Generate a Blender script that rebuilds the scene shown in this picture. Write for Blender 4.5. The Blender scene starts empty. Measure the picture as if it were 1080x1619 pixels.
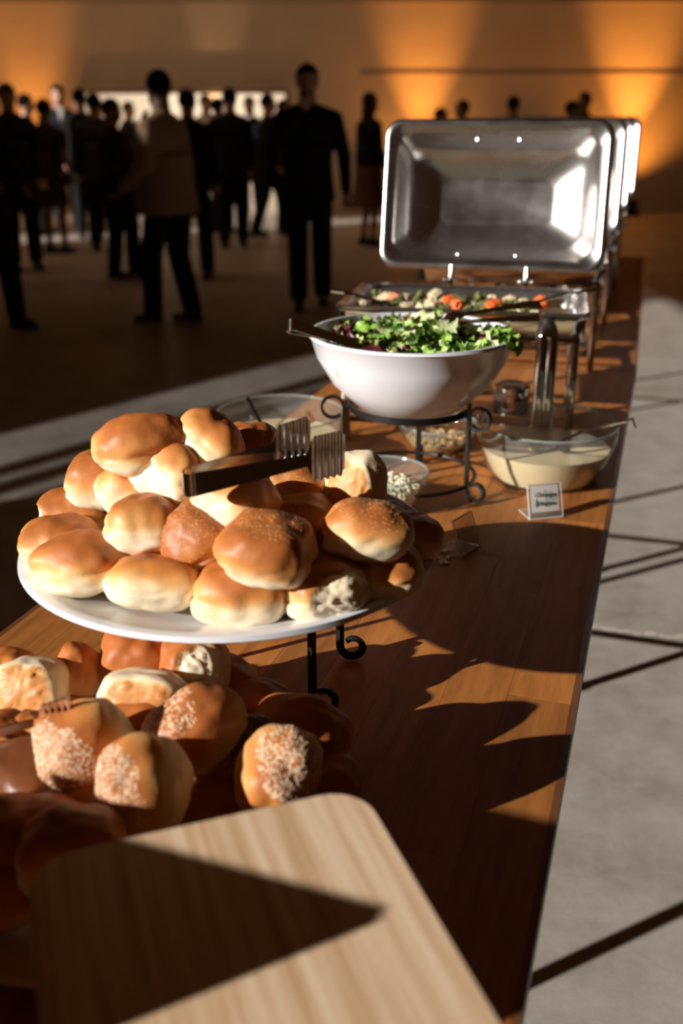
import bpy, bmesh, math, random
from mathutils import Vector, Matrix, noise
from math import sin, cos, pi, radians as R
random.seed(7)
SC = bpy.context.scene
COL = SC.collection
D = bpy.data
# ------------------------------------------------------------------ camera
CH = 1.45                      # camera height, table top is 0.76
PITCH = R(21.8)
FPX = 35.0 / 36.0 * 1619
cam = D.cameras.new('camera'); cam.sensor_fit = 'VERTICAL'; cam.sensor_height = 36; cam.sensor_width = 24; cam.lens = 35
cam.clip_start = .02; cam.clip_end = 200
cam.dof.use_dof = True; cam.dof.focus_distance = 1.36; cam.dof.aperture_fstop = 2.8
co = D.objects.new('camera', cam); COL.objects.link(co)
co.location = (0, 0, CH); co.rotation_euler = (pi / 2 - PITCH, 0, 0)
SC.camera = co
# ------------------------------------------------------------------ world, sun, lights, exposure
SC.view_settings.view_transform = 'Standard'; SC.view_settings.look = 'None'
SC.view_settings.gamma = 1; SC.view_settings.use_curve_mapping = False
SC.view_settings.exposure = 0.0
w = D.worlds.new('world'); SC.world = w; w.use_nodes = True
w.node_tree.nodes['Background'].inputs[0].default_value = (1.0, .38, .09, 1)
w.node_tree.nodes['Background'].inputs[1].default_value = .020
SAZ, SEL = R(62), R(19.4)      # the sun shines towards this azimuth, from this height
sl = D.lights.new('sun', 'SUN'); sl.energy = 6.6; sl.angle = R(.53); sl.color = (1, .95, .87)
so = D.objects.new('sun', sl); COL.objects.link(so)
sdir = Vector((sin(SAZ) * cos(SEL), cos(SAZ) * cos(SEL), -sin(SEL)))
so.rotation_euler = sdir.to_track_quat('-Z', 'Y').to_euler(); so.location = (-5, -3, 6)
def area(name, loc, target, size, energy, color):
    l = D.lights.new(name, 'AREA'); l.size = size; l.energy = energy; l.color = color
    o = D.objects.new(name, l); COL.objects.link(o); o.location = loc
    o.rotation_euler = (Vector(target) - Vector(loc)).to_track_quat('-Z', 'Y').to_euler(); return o
area('added_wall_fill', (-3.0, 11.0, 6.4), (-2.2, 16.5, 3.2), 3.0, 75, (1, .64, .36))  # unseen fill lamp added to brighten the back wall
area('back_room_light', (-2.5, 18.6, 3.1), (-2.5, 18.0, 0), 2.5, 150, (1, .86, .68))

# ------------------------------------------------------------------ helpers
TH = .76
def at(px, py, z):
    """world point on the horizontal plane z seen at a pixel of the 1080 x 1619 frame"""
    tx = (px - 540) / FPX; ty = (py - 809.5) / FPX
    d = Vector((tx, cos(PITCH) - ty * sin(PITCH), -sin(PITCH) - ty * cos(PITCH)))
    return Vector((0, 0, CH)) + d * ((z - CH) / d.z)
def tag(o, label=None, cat=None, group=None, kind=None):
    if label: o['label'] = label
    if cat: o['category'] = cat
    if group: o['group'] = group
    if kind: o['kind'] = kind
    return o
def empty(name, loc=(0, 0, 0), rz=0):
    o = D.objects.new(name, None); COL.objects.link(o); o.location = loc; o.rotation_euler = (0, 0, rz)
    o.empty_display_size = .05; return o
def copy_tree(o, parent=None):
    c = o.copy(); COL.objects.link(c); c.parent = parent
    for ch in [x for x in o.children]: copy_tree(ch, c)
    return c
class MB:
    def __init__(s): s.v = []; s.f = []
    def add(s, vs, fs):
        n = len(s.v); s.v += [tuple(v) for v in vs]; s.f += [tuple(i + n for i in f) for f in fs]; return s
    def box(s, c, sz, rot=None, bev=0.0):
        hx, hy, hz = sz[0] / 2, sz[1] / 2, sz[2] / 2
        if bev <= 0:
            vs = [Vector((x * hx, y * hy, z * hz)) for z in (-1, 1) for y in (-1, 1) for x in (-1, 1)]
            fs = [(0, 2, 3, 1), (4, 5, 7, 6), (0, 1, 5, 4), (2, 6, 7, 3), (0, 4, 6, 2), (1, 3, 7, 5)]
        else:
            bm = bmesh.new(); bmesh.ops.create_cube(bm, size=1, matrix=Matrix.Diagonal((2 * hx, 2 * hy, 2 * hz, 1)))
            bmesh.ops.bevel(bm, geom=bm.edges[:], offset=bev, segments=2, affect='EDGES', profile=.5)
            bm.verts.index_update(); vs = [v.co.copy() for v in bm.verts]; fs = [[v.index for v in f.verts] for f in bm.faces]; bm.free()
        if rot is not None: vs = [rot @ v for v in vs]
        c = Vector(c); return s.add([v + c for v in vs], fs)
    def tube(s, pts, r, seg=10, closed=False, flat=None):
        pts = [Vector(p) for p in pts]; n = len(pts)
        rr = r if isinstance(r, (list, tuple)) else [r] * n
        up = None; vs = []
        for i, p in enumerate(pts):
            a = pts[i - 1] if (i > 0 or closed) else p; b = pts[(i + 1) % n] if (i < n - 1 or closed) else p
            t = (b - a).normalized()
            if up is None: up = t.orthogonal().normalized()
            up = (up - t * up.dot(t))
            up = up.normalized() if up.length > 1e-6 else t.orthogonal().normalized()
            sd = t.cross(up)
            for k in range(seg):
                an = 2 * pi * k / seg + (pi / seg if seg == 4 else 0)
                vs.append(p + (up * cos(an) + sd * sin(an)) * rr[i])
        fs = []
        for i in range(n if closed else n - 1):
            j = (i + 1) % n
            for k in range(seg): fs.append((i * seg + k, i * seg + (k + 1) % seg, j * seg + (k + 1) % seg, j * seg + k))
        if not closed: fs += [tuple(range(seg))[::-1], tuple((n - 1) * seg + k for k in range(seg))]
        return s.add(vs, fs)
    def lathe(s, prof, seg=64, c=(0, 0, 0)):
        c = Vector(c); vs = []; n = len(prof)
        for (r, z) in prof:
            for k in range(seg): a = 2 * pi * k / seg; vs.append(c + Vector((r * cos(a), r * sin(a), z)))
        fs = [(i * seg + k, i * seg + (k + 1) % seg, (i + 1) * seg + (k + 1) % seg, (i + 1) * seg + k) for i in range(n - 1) for k in range(seg)]
        if prof[0][0] > 1e-6 and prof[0] != prof[-1]: fs.append(tuple(range(seg))[::-1])
        if prof[-1][0] > 1e-6 and prof[0] != prof[-1]: fs.append(tuple((n - 1) * seg + k for k in range(seg)))
        return s.add(vs, fs)
    def ell(s, c, rad, rot=None, sub=2):
        bm = bmesh.new(); bmesh.ops.create_icosphere(bm, subdivisions=sub, radius=1)
        bm.verts.index_update(); vs = [Vector((v.co.x * rad[0], v.co.y * rad[1], v.co.z * rad[2])) for v in bm.verts]
        if rot is not None: vs = [rot @ v for v in vs]
        fs = [[v.index for v in f.verts] for f in bm.faces]; bm.free(); c = Vector(c)
        return s.add([v + c for v in vs], fs)
    def cap(s, p0, p1, r0, r1, sx=1.0):
        """tapered limb with round ends"""
        p0 = Vector(p0); p1 = Vector(p1); s.tube([p0, p1], [r0, r1], 12)
        s.ell(p0, (r0, r0, r0)); s.ell(p1, (r1, r1, r1)); return s
    def ribbon(s, pts, W, th):
        """closed strip: pts list of (point, width), W width direction"""
        n = len(pts); P = [Vector(p) for p, _ in pts]; W = Vector(W).normalized(); vs = []
        for i in range(n):
            t = (P[min(i + 1, n - 1)] - P[max(i - 1, 0)]).normalized(); nn = t.cross(W).normalized() * th / 2; h = W * pts[i][1] / 2
            vs += [P[i] - h - nn, P[i] + h - nn, P[i] + h + nn, P[i] - h + nn]
        fs = [(i * 4 + k, i * 4 + (k + 1) % 4, (i + 1) * 4 + (k + 1) % 4, (i + 1) * 4 + k) for i in range(n - 1) for k in range(4)]
        fs += [(3, 2, 1, 0), tuple((n - 1) * 4 + k for k in range(4))]
        return s.add(vs, fs)
    def mesh(s, name, mat, smooth=True, angle=40):
        m = D.meshes.new(name); m.from_pydata(s.v, [], s.f)
        bm = bmesh.new(); bm.from_mesh(m); bmesh.ops.recalc_face_normals(bm, faces=bm.faces)
        bm.to_mesh(m); bm.free()
        if mat: m.materials.append(mat)
        if smooth:
            m.polygons.foreach_set('use_smooth', [True] * len(m.polygons))
            if angle: m.set_sharp_from_angle(angle=R(angle))
        return m
    def build(s, name, mat, parent=None, smooth=True, angle=40, loc=None):
        o = D.objects.new(name, s.mesh(name, mat, smooth, angle)); COL.objects.link(o)
        if parent: o.parent = parent
        if loc is not None: o.location = loc
        return o
def fuse(mb, voxel, name, mat, parent, smoothing=6):
    """melt overlapping closed volumes into one continuous skin"""
    o = mb.build(name, mat)
    m = o.modifiers.new('r', 'REMESH'); m.mode = 'VOXEL'; m.voxel_size = voxel; m.use_smooth_shade = True
    m = o.modifiers.new('s', 'SMOOTH'); m.iterations = smoothing; m.factor = .5
    dg = bpy.context.evaluated_depsgraph_get()
    me = D.meshes.new_from_object(o.evaluated_get(dg)); me.name = name
    o.modifiers.clear(); old = o.data; o.data = me; D.meshes.remove(old)
    if not me.materials: me.materials.append(mat)
    o.parent = parent; return o
def ss(a, b, x):
    t = max(0, min(1, (x - a) / (b - a))); return t * t * (3 - 2 * t)

# ------------------------------------------------------------------ materials
def nt(name):
    m = D.materials.new(name); m.use_nodes = True; t = m.node_tree; return m, t, t.nodes['Principled BSDF']
def L(t, a, b): t.links.new(a, b)
def ramp(t, fac, stops):
    r = t.nodes.new('ShaderNodeValToRGB'); e = r.color_ramp.elements
    while len(e) < len(stops): e.new(.5)
    for i, (p, c) in enumerate(stops): e[i].position = p; e[i].color = (*c, 1)
    L(t, fac, r.inputs[0]); return r.outputs[0]
def tex(t, kind, scale, coord='Object', sc=(1, 1, 1), detail=4, rot=(0, 0, 0), rough=.55):
    c = t.nodes.new('ShaderNodeTexCoord'); mp = t.nodes.new('ShaderNodeMapping')
    mp.inputs['Scale'].default_value = sc; mp.inputs['Rotation'].default_value = rot
    L(t, c.outputs[coord], mp.inputs[0]); n = t.nodes.new(kind); L(t, mp.outputs[0], n.inputs['Vector'])
    n.inputs['Scale'].default_value = scale
    if 'Detail' in n.inputs: n.inputs['Detail'].default_value = detail
    if 'Roughness' in n.inputs: n.inputs['Roughness'].default_value = rough
    return n, mp
def bump(t, b, h, strength, dist=.01):
    n = t.nodes.new('ShaderNodeBump'); n.inputs['Strength'].default_value = strength; n.inputs['Distance'].default_value = dist
    L(t, h, n.inputs['Height']); L(t, n.outputs[0], b.inputs['Normal'])
def plain(name, col, rough=.5, metal=0, var=.12, scale=12, bmp=0, spec=.5):
    m, t, b = nt(name); n, _ = tex(t, 'ShaderNodeTexNoise', scale)
    c0 = tuple(max(0, x * (1 - var)) for x in col); c1 = tuple(min(1, x * (1 + var)) for x in col)
    L(t, ramp(t, n.outputs[0], [(.3, c0), (.7, c1)]), b.inputs['Base Color'])
    b.inputs['Roughness'].default_value = rough; b.inputs['Metallic'].default_value = metal
    b.inputs['Specular IOR Level'].default_value = spec
    if bmp: bump(t, b, n.outputs[0], bmp)
    return m
def obj_random(t):
    return t.nodes.new('ShaderNodeObjectInfo').outputs['Random']
def hue_shift(t, col, amount=.35):
    """per-object brightness variation"""
    mm = t.nodes.new('ShaderNodeMapRange'); L(t, obj_random(t), mm.inputs[0]); mm.inputs[3].default_value = 1 - amount; mm.inputs[4].default_value = 1 + amount * .6
    h = t.nodes.new('ShaderNodeHueSaturation'); L(t, col, h.inputs['Color']); L(t, mm.outputs[0], h.inputs['Value']); return h.outputs[0]
def wood(name, stops, grain=(1, 14, 14), scale=5, rough=.4, vary=.3, coat=0):
    m, t, b = nt(name)
    n, mp = tex(t, 'ShaderNodeTexNoise', scale, sc=grain, detail=8, rough=.65)
    rnd = t.nodes.new('ShaderNodeVectorMath'); rnd.operation = 'ADD'
    sc_ = t.nodes.new('ShaderNodeVectorMath'); sc_.operation = 'SCALE'; cmb = t.nodes.new('ShaderNodeCombineXYZ')
    o = obj_random(t)
    for k in range(3): L(t, o, cmb.inputs[k])
    L(t, cmb.outputs[0], sc_.inputs[0]); sc_.inputs['Scale'].default_value = 37
    L(t, mp.outputs[0], rnd.inputs[0]); L(t, sc_.outputs[0], rnd.inputs[1]); L(t, rnd.outputs[0], n.inputs['Vector'])
    L(t, hue_shift(t, ramp(t, n.outputs[0], stops), vary), b.inputs['Base Color'])
    b.inputs['Specular IOR Level'].default_value = .35; b.inputs['Roughness'].default_value = rough; b.inputs['Coat Weight'].default_value = coat; b.inputs['Coat Roughness'].default_value = .25
    bump(t, b, n.outputs[0], .12, .002); return m
M = {}
M['stave'] = wood('oiled_stave_wood', [(.3, (.27, .09, .018)), (.5, (.42, .15, .033)), (.7, (.52, .20, .052))], grain=(22, 2.2, 10), scale=2.2, rough=.58, vary=.22)
M['apron'] = wood('dark_edge_wood', [(.3, (.12, .045, .02)), (.7, (.22, .085, .035))], grain=(20, 2, 20), scale=2, vary=.1)
M['board'] = wood('pale_ash_board', [(.35, (.58, .36, .20)), (.5, (.76, .52, .33)), (.62, (.86, .66, .46))], grain=(34, 1.0, 20), scale=2.6, rough=.5, vary=.0)
M['crate'] = wood('crate_wood', [(.3, (.35, .2, .1)), (.7, (.55, .35, .2))], vary=.2)
M['black_metal'] = plain('black_iron', (.012, .010, .010), .45, .3, bmp=.1, scale=60)
M['leg_metal'] = plain('dark_leg_metal', (.03, .025, .022), .4, .6)
M['ceramic'] = plain('white_ceramic', (.80, .82, .88), .18, 0, .03)
M['dark_plate'] = plain('brown_shaded_plate', (.56, .42, .30), .3)  # on the front platter the brown holds warm shade over white
def concrete():
    m, t, b = nt('concrete'); n, _ = tex(t, 'ShaderNodeTexNoise', .9, detail=10, rough=.65); n2, _ = tex(t, 'ShaderNodeTexNoise', 7, detail=8, rough=.7)
    mx = t.nodes.new('ShaderNodeMix'); mx.data_type = 'FLOAT'; mx.inputs[0].default_value = .45
    L(t, n.outputs[0], mx.inputs[2]); L(t, n2.outputs[0], mx.inputs[3])
    L(t, ramp(t, mx.outputs[0], [(.36, (.27, .225, .19)), (.5, (.40, .355, .32)), (.62, (.50, .455, .42))]), b.inputs['Base Color'])
    b.inputs['Roughness'].default_value = .55; bump(t, b, n2.outputs[0], .15, .01); return m
M['concrete'] = concrete()
M['crack'] = plain('crack_filler', (.60, .54, .48), .8)
M['wall'] = plain('painted_wall', (.62, .50, .39), .8, 0, .08, 1.2)
M['trim'] = plain('wall_seam', (.36, .27, .19), .8)
M['white_wall'] = plain('white_wall', (.8, .76, .7), .8)
def steel(name, rough=.14, col=(.72, .70, .68), aniso=0):
    m, t, b = nt(name); n, _ = tex(t, 'ShaderNodeTexNoise', 9, detail=6); n2, _ = tex(t, 'ShaderNodeTexNoise', 3, detail=2, sc=(1, 1, 3))
    b.inputs['Base Color'].default_value = (*col, 1); b.inputs['Metallic'].default_value = 1
    mr = t.nodes.new('ShaderNodeMapRange'); L(t, n.outputs[0], mr.inputs[0]); mr.inputs[3].default_value = rough * .6; mr.inputs[4].default_value = rough * 1.6
    L(t, mr.outputs[0], b.inputs['Roughness']); bump(t, b, n2.outputs[0], .25, .012); return m
M['steel'] = steel('polished_steel', .10)
M['lid_steel'] = steel('brushed_lid_steel', .24, (.74, .71, .70))
def thin_glass(name, tint=(.97, .99, .98), edge=.04):
    m = D.materials.new(name); m.use_nodes = True; t = m.node_tree; t.nodes.clear()
    out = t.nodes.new('ShaderNodeOutputMaterial'); mix = t.nodes.new('ShaderNodeMixShader')
    tr = t.nodes.new('ShaderNodeBsdfTransparent'); gl = t.nodes.new('ShaderNodeBsdfGlossy'); lw = t.nodes.new('ShaderNodeLayerWeight'); pw = t.nodes.new('ShaderNodeMath'); pw.operation = 'POWER'; pw.inputs[1].default_value = 4.5
    L(t, lw.outputs['Facing'], pw.inputs[0]); fr = t.nodes.new('ShaderNodeMapRange'); L(t, pw.outputs[0], fr.inputs[0]); fr.inputs[3].default_value = .04; fr.inputs[4].default_value = .95; lw.inputs[0].default_value = .5
    n, _ = tex(t, 'ShaderNodeTexNoise', 6); mr = t.nodes.new('ShaderNodeMapRange'); L(t, n.outputs[0], mr.inputs[0])
    mr.inputs[3].default_value = .02; mr.inputs[4].default_value = .06; L(t, mr.outputs[0], gl.inputs['Roughness'])
    tr.inputs[0].default_value = (*tint, 1);
    df = t.nodes.new('ShaderNodeBsdfDiffuse'); df.inputs[0].default_value = (.8, .78, .75, 1); m2 = t.nodes.new('ShaderNodeMixShader'); m2.inputs[0].default_value = edge
    L(t, tr.outputs[0], m2.inputs[1]); L(t, df.outputs[0], m2.inputs[2])
    L(t, fr.outputs[0], mix.inputs[0]); L(t, m2.outputs[0], mix.inputs[1]); L(t, gl.outputs[0], mix.inputs[2]); L(t, mix.outputs[0], out.inputs[0]); return m
M['glass'] = thin_glass('bowl_glass', (.95, .96, .94), .05)
M['rim_glass'] = thin_glass('rim_glass', (.80, .90, .90), .18)
M['acrylic'] = thin_glass('clear_acrylic', (.93, .91, .90), .06)
M['acrylic_edge_gleam'] = thin_glass('acrylic_edge_gleam', (.92, .90, .88), .75)  # diffuse white stands in for sunlight caught along the edges
M['cream'] = plain('creamy_dressing', (.86, .70, .45), .25, 0, .05)
M['cheese'] = plain('crumbled_cheese', (.86, .80, .60), .7, 0, .06)
M['nuts'] = plain('chopped_nuts', (.62, .40, .2), .7, 0, .3, 80)
M['paper'] = plain('card_paper', (.80, .77, .75), .8, 0, .02)
M['ink'] = plain('black_ink', (.03, .03, .03), .7)
M['wash'] = plain('green_watercolour', (.50, .56, .51), .8, 0, .15, 90)
M['wash2'] = plain('dark_green_watercolour', (.07, .16, .06), .8, 0, .2, 90)
M['seed'] = plain('sesame_seed', (.88, .64, .44), .5, 0, .15, 200)
M['black_seed'] = plain('black_seed', (.03, .02, .015), .5)
M['meal'] = plain('cornmeal', (.80, .50, .20), .7, 0, .2, 200)
def bun_mat(name, stops, rough=.5):
    m, t, b = nt(name); a = t.nodes.new('ShaderNodeAttribute'); a.attribute_name = 'crust'
    n, _ = tex(t, 'ShaderNodeTexNoise', 26, detail=5); n2, _ = tex(t, 'ShaderNodeTexNoise', 170, detail=3)
    mr = t.nodes.new('ShaderNodeMapRange'); L(t, n.outputs[0], mr.inputs[0]); mr.inputs[3].default_value = -.16; mr.inputs[4].default_value = .16
    ad = t.nodes.new('ShaderNodeMath'); L(t, a.outputs['Fac'], ad.inputs[0]); L(t, mr.outputs[0], ad.inputs[1])
    L(t, hue_shift(t, ramp(t, ad.outputs[0], stops), .10), b.inputs['Base Color'])
    b.inputs['Roughness'].default_value = rough; b.inputs['Subsurface Weight'].default_value = .12
    b.inputs['Subsurface Radius'].default_value = (.012, .006, .003); b.inputs['Subsurface Scale'].default_value = 1
    bump(t, b, n2.outputs[0], .18, .002); return m
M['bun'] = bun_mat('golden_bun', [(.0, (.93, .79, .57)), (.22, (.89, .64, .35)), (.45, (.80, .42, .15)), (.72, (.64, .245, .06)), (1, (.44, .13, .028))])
M['dark_bun'] = bun_mat('dark_glazed_bun', [(.0, (.55, .24, .09)), (.5, (.34, .11, .035)), (1, (.16, .05, .018))], .3)

# ------------------------------------------------------------------ the hall
fl = MB().box((1.25, 8, -.05), (16, 26, .1)).build('floor', M['concrete'], smooth=False); tag(fl, 'wide bare grey concrete floor with stains and a pale crack', kind='structure')
# pale crack in the floor, right of the table
pts = [at(925, 990, .0), at(960, 993, .0), at(1000, 1000, .0), at(1050, 1004, .0), at(1100, 1010, .0)]
mb = MB()
for i in range(len(pts) - 1):
    for k in range(5):
        p = pts[i].lerp(pts[i + 1], k / 5) + Vector((random.uniform(-.01, .01), random.uniform(-.012, .012), .001))
        mb.ell(p, (random.uniform(.008, .02), random.uniform(.003, .006), .0012), Matrix.Rotation(random.uniform(-.5, .5), 3, 'Z'), 1)
mb.build('filled_crack', M['crack'], fl)
BY = 16.5; LX = -6.5
# the back wall with a low wide opening into a bright room
ox0, ox1, oz = -4.0, -.87, 1.80
wb = MB().box(((ox1 + 9) / 2, BY + .1, 3), (9 - ox1, .2, 6)).box(((ox0 + LX) / 2, BY + .1, 3), (ox0 - LX, .2, 6)).box(((ox0 + ox1) / 2, BY + .1, (oz + 6) / 2), (ox1 - ox0, .2, 6 - oz)).build('wall_back', M['wall'], smooth=False)
tag(wb, 'tall beige back wall washed by orange uplights', kind='structure')
for i, (z, x0, x1) in enumerate([(2.02, .3, 9), (3.0, LX, 9)]):
    tag(MB().box(((x0 + x1) / 2, BY - .008, z), (x1 - x0, .016, .03)).build('trim_%d' % (i + 1), M['trim'], smooth=False), 'thin horizontal seam on the back wall', kind='structure')
tag(MB().box(((ox0 + ox1) / 2, BY - .02, oz - .03), (ox1 - ox0 + .1, .26, .07)).build('trim_3', M['trim'], smooth=False), 'dark header above the wide opening', kind='structure')
bk = MB().box((-2.5, BY + 4, 1.7), (6, .1, 3.4)).box((-5.5, BY + 2.1, 1.7), (.1, 3.9, 3.4)).box((.5, BY + 2.1, 1.7), (.1, 3.9, 3.4)).box((-2.5, BY + 2.1, 3.45), (6.2, 4, .1)).build('wall_far_room', M['white_wall'], smooth=False)
tag(bk, 'bright white walls of the room behind the opening', kind='structure')
tag(MB().box((9.1, 6.5, 3), (.2, 20.4, 6)).build('wall_right', M['wall'], smooth=False), 'beige side wall', kind='structure')
# unseen left wall: openings shaped to place the sun patches
def wz(px, py):            # where the sunbeam to a floor pixel crosses the left wall
    p = at(px, py, 0); z = (p.x - LX) / (sin(SAZ) / math.tan(SEL)); return p.y - z * cos(SAZ) / math.tan(SEL), z
def prism(mb, yz, x0=LX - .12, x1=LX):
    n = len(yz); mb.add([(x0, y, z) for y, z in yz] + [(x1, y, z) for y, z in yz], [tuple(range(n))[::-1], tuple(range(n, 2 * n))] + [(i, (i + 1) % n, (i + 1) % n + n, i + n) for i in range(n)])
DZ = .62                   # rise over run of the slanted slit edges
def zl(y, py):             # slanted line through the wall point of a pixel on the frame's left edge
    y0, z0 = wz(0, py); return z0 + (y - y0) * DZ
wl = MB()
TOPZ = 14.0
ym, ya, yb, yt = -.3, .95, 4.6, 3.6
wl.box((LX - .06, (-3.3 - 22) / 2, TOPZ / 2), (.12, 18.7, TOPZ))                         # solid wall behind the camera
wl.box((LX - .06, (-3.3 + ym) / 2, 1.15), (.12, ym + 3.3, 2.3))                           # high sill of the first opening
wl.box((LX - .06, (-3.3 + ym) / 2, (5.3 + TOPZ) / 2), (.12, ym + 3.3, TOPZ - 5.3))
wl.box((LX - .06, (ym + ya) / 2, 1.15), (.12, ya - ym, 2.3))
wl.box((LX - .06, (ym + yt) / 2, 3.94), (.12, yt - ym, .44)); wl.box((LX - .06, (ym + yt) / 2, (4.95 + TOPZ) / 2), (.12, yt - ym, TOPZ - 4.95))         # lower lintel of the second opening
wl.box((LX - .06, (yt + yb) / 2, (3.72 + TOPZ) / 2), (.12, yb - yt, TOPZ - 3.72))
prism(wl, [(ya, 0), (yb, 0), (yb, zl(yb, 688)), (ya, zl(ya, 688))])                       # below the slanted slit
prism(wl, [(ya, zl(ya, 812)), (2.32, 2.97), (ya, 2.98)])
wl.box((LX - .06, (yb + 10.9) / 2, TOPZ / 2), (.12, 10.9 - yb, TOPZ))
wl.box((LX - .06, 11.5, (3.6 + TOPZ) / 2), (.12, 1.2, TOPZ - 3.6))
wl.box((LX - .06, 14.3, TOPZ / 2), (.12, 4.4, TOPZ))
wlo = wl.build('wall_left', M['wall'], smooth=False); tag(wlo, 'unseen side wall, its openings shaped to place the low sun', kind='structure')
fr = MB()
for a, b in ((745, 758), (772, 787)): prism(fr, [(ya, zl(ya, a)), (yb, zl(yb, a)), (yb, zl(yb, b)), (ya, zl(ya, b))], LX - .09, LX - .03)
fo = fr.build('added_shadow_bars', M['leg_metal'], wlo, smooth=False)  # slanted bars added to cast thin dark lines across the floor light
# fine louvre put in to dim the sun through the slanted slit
lv = MB(); k = 0
yy = ya
while yy < yb:
    prism(lv, [(yy, zl(yy, 688)), (yy + .026, zl(yy + .026, 688)), (yy + .026, zl(yy + .026, 812)), (yy, zl(yy, 812))], LX - .10, LX - .095); yy += .048
tag(lv.build('added_louvre', M['leg_metal'], wlo, smooth=False), kind='stuff')
# uplights on the floor along the back wall
def uplight(x, power, col, label, cone=43):
    e = empty('uplight', (x, BY - .6, 0)); tag(e, label, 'lamp', 'uplights along the back wall')
    MB().box((0, 0, .03), (.22, .22, .06), bev=.01).build('base', M['black_metal'], e)
    MB().lathe([(.07, .06), (.09, .10), (.09, .22), (.08, .22), (.075, .14), (0, .14)], 24).build('housing', M['black_metal'], e)
    l = D.lights.new('uplight_lamp', 'SPOT'); l.energy = power; l.color = col; l.spot_size = R(cone); l.spot_blend = 1.0; l.shadow_soft_size = .05
    o = D.objects.new('lamp', l); COL.objects.link(o); o.parent = e; o.location = (0, 0, .24)
    o.rotation_euler = Vector((0, .19, 1)).to_track_quat('-Z', 'Y').to_euler()
    l2_ = D.lights.new('uplight_spill', 'SPOT'); l2_.energy = power * .2; l2_.color = col; l2_.spot_size = R(120); l2_.spot_blend = 1; l2_.shadow_soft_size = .08
    o2 = D.objects.new('lamp_spill', l2_); COL.objects.link(o2); o2.parent = e; o2.location = (0, 0, .25); o2.rotation_euler = o.rotation_euler; return e
OR = (1, .36, .055)
uplight(1.22, 560, OR, 'orange floor uplight washing the wall left of the silver lids')
uplight(4.45, 760, OR, 'orange floor uplight washing the wall right of the silver lids')
uplight(-4.75, 330, OR, 'orange floor uplight at the far left of the back wall')
uplight(-1.85, 110, (1, .6, .3), 'weak pale uplight beside the opening', 26)
# timber counter against the wall, right
e = empty('bar_counter', (5.75, BY - .9, 0)); tag(e, 'boxy timber counter against the orange back wall at the right', 'counter')
MB().box((-.29, 0, .33), (.10, .5, .66), bev=.01).build('end_panel', M['crate'], e)
MB().box((.75, .05, .31), (2.0, .4, .60)).build('front_panel', M['crate'], e, smooth=False)
MB().box((.65, 0, .68), (2.1, .6, .04), bev=.008).build('counter_top', M['crate'], e)
# warm globe lamps in the far room
for i, (px, py, s) in enumerate([(345, 150, .11), (372, 158, .07)]):
    p = at(px, py, 1.47 + 0) if False else Vector(((px - 540) / FPX * 17.2, 17.9, CH + (178 - py) * 17.2 * .9285 / FPX))
    e = empty('pendant_lamp', (p.x, p.y, p.z)); tag(e, 'small glowing %s globe lamp hanging in the far room' % ('larger' if i == 0 else 'dimmer'), 'lamp', 'pendant lamps')
    mm = D.materials.new('lamp_glow'); mm.use_nodes = True; bb = mm.node_tree.nodes['Principled BSDF']; bb.inputs['Emission Color'].default_value = (1, .5, .18, 1); bb.inputs['Emission Strength'].default_value = 1.6 if i == 0 else .8
    MB().ell((0, 0, 0), (s, s, s * .8)).build('globe', mm, e)
    MB().tube([(0, 0, s * .7), (0, 0, 3.4 - p.z)], .008, 6).build('cord', M['black_metal'], e)

# ------------------------------------------------------------------ tables
def table(name, corner, az, length, width, legs, label):
    """corner: near right corner; local y runs along the table, local x to its right"""
    e = empty(name, (corner[0], corner[1], 0), -az); tag(e, label, 'table', 'two long wooden banquet tables')
    rows = 10; sw = width / rows
    cache = {}
    for r in range(rows):
        y = 0.0; k = 0; rn = random.Random(r * 7 + int(length * 100))
        while y < length - 1e-6:
            ln = rn.choice([.42, .52, .62, .74]); ln = min(ln, length - y)
            if length - y - ln < .2: ln = length - y
            key = round(ln, 3)
            if key not in cache:
                cache[key] = MB().box((0, 0, -.009), (sw - .00025, ln - .00025, .018), bev=.0002).mesh('stave', M['stave'], False)
            o = D.objects.new('stave', cache[key]); COL.objects.link(o); o.parent = e
            o.location = (-(r + .5) * sw, y + ln / 2, TH + rn.uniform(-.0002, .0001)); y += ln; k += 1
    MB().box((.004, length / 2, TH - .016), (.008, length, .032)).box((-width - .004, length / 2, TH - .016), (.008, length, .032)).box((-width / 2, -.004, TH - .016), (width, .008, .032)).box((-width / 2, length + .004, TH - .016), (width, .008, .032)).build('edge_band', M['apron'], e, smooth=False)
    MB().box((-width / 2, length / 2, TH - .026), (width - .002, length - .002, .014)).build('under_panel', M['apron'], e, smooth=False)
    for (y, dz) in legs:
        for x in (-.06, -width + .06):
            MB().tube([(x, y, TH - .033), (x, y + dz, .01)], .0165, 10).ell((x, y + dz, .012), (.022, .022, .012)).build('leg', M['leg_metal'], e)
        MB().tube([(-.06, y, TH - .09), (-width + .06, y, TH - .09)], .011, 8).build('crossbar', M['leg_metal'], e)
        MB().tube([(-.06, y + dz * .8, .17), (-width + .06, y + dz * .8, .17)], .010, 8).build('crossbar', M['leg_metal'], e)
    return e
C1 = Vector((.83, 2.78)); d1 = Vector((sin(R(17.6)), cos(R(17.6)))); P1c = C1 - d1 * 3.05
table('banquet_table', P1c, R(17.6), 3.05, .79, [(.83, 0), (2.557, 0)], 'long orange-brown wooden table holding the bread plates and salad bowl')
table('banquet_table', (.838, 2.80), R(16.4), 2.58, .79, [(.27, 0), (2.3, 0)], 'second wooden table in line behind, under the rear chafing dishes')

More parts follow.
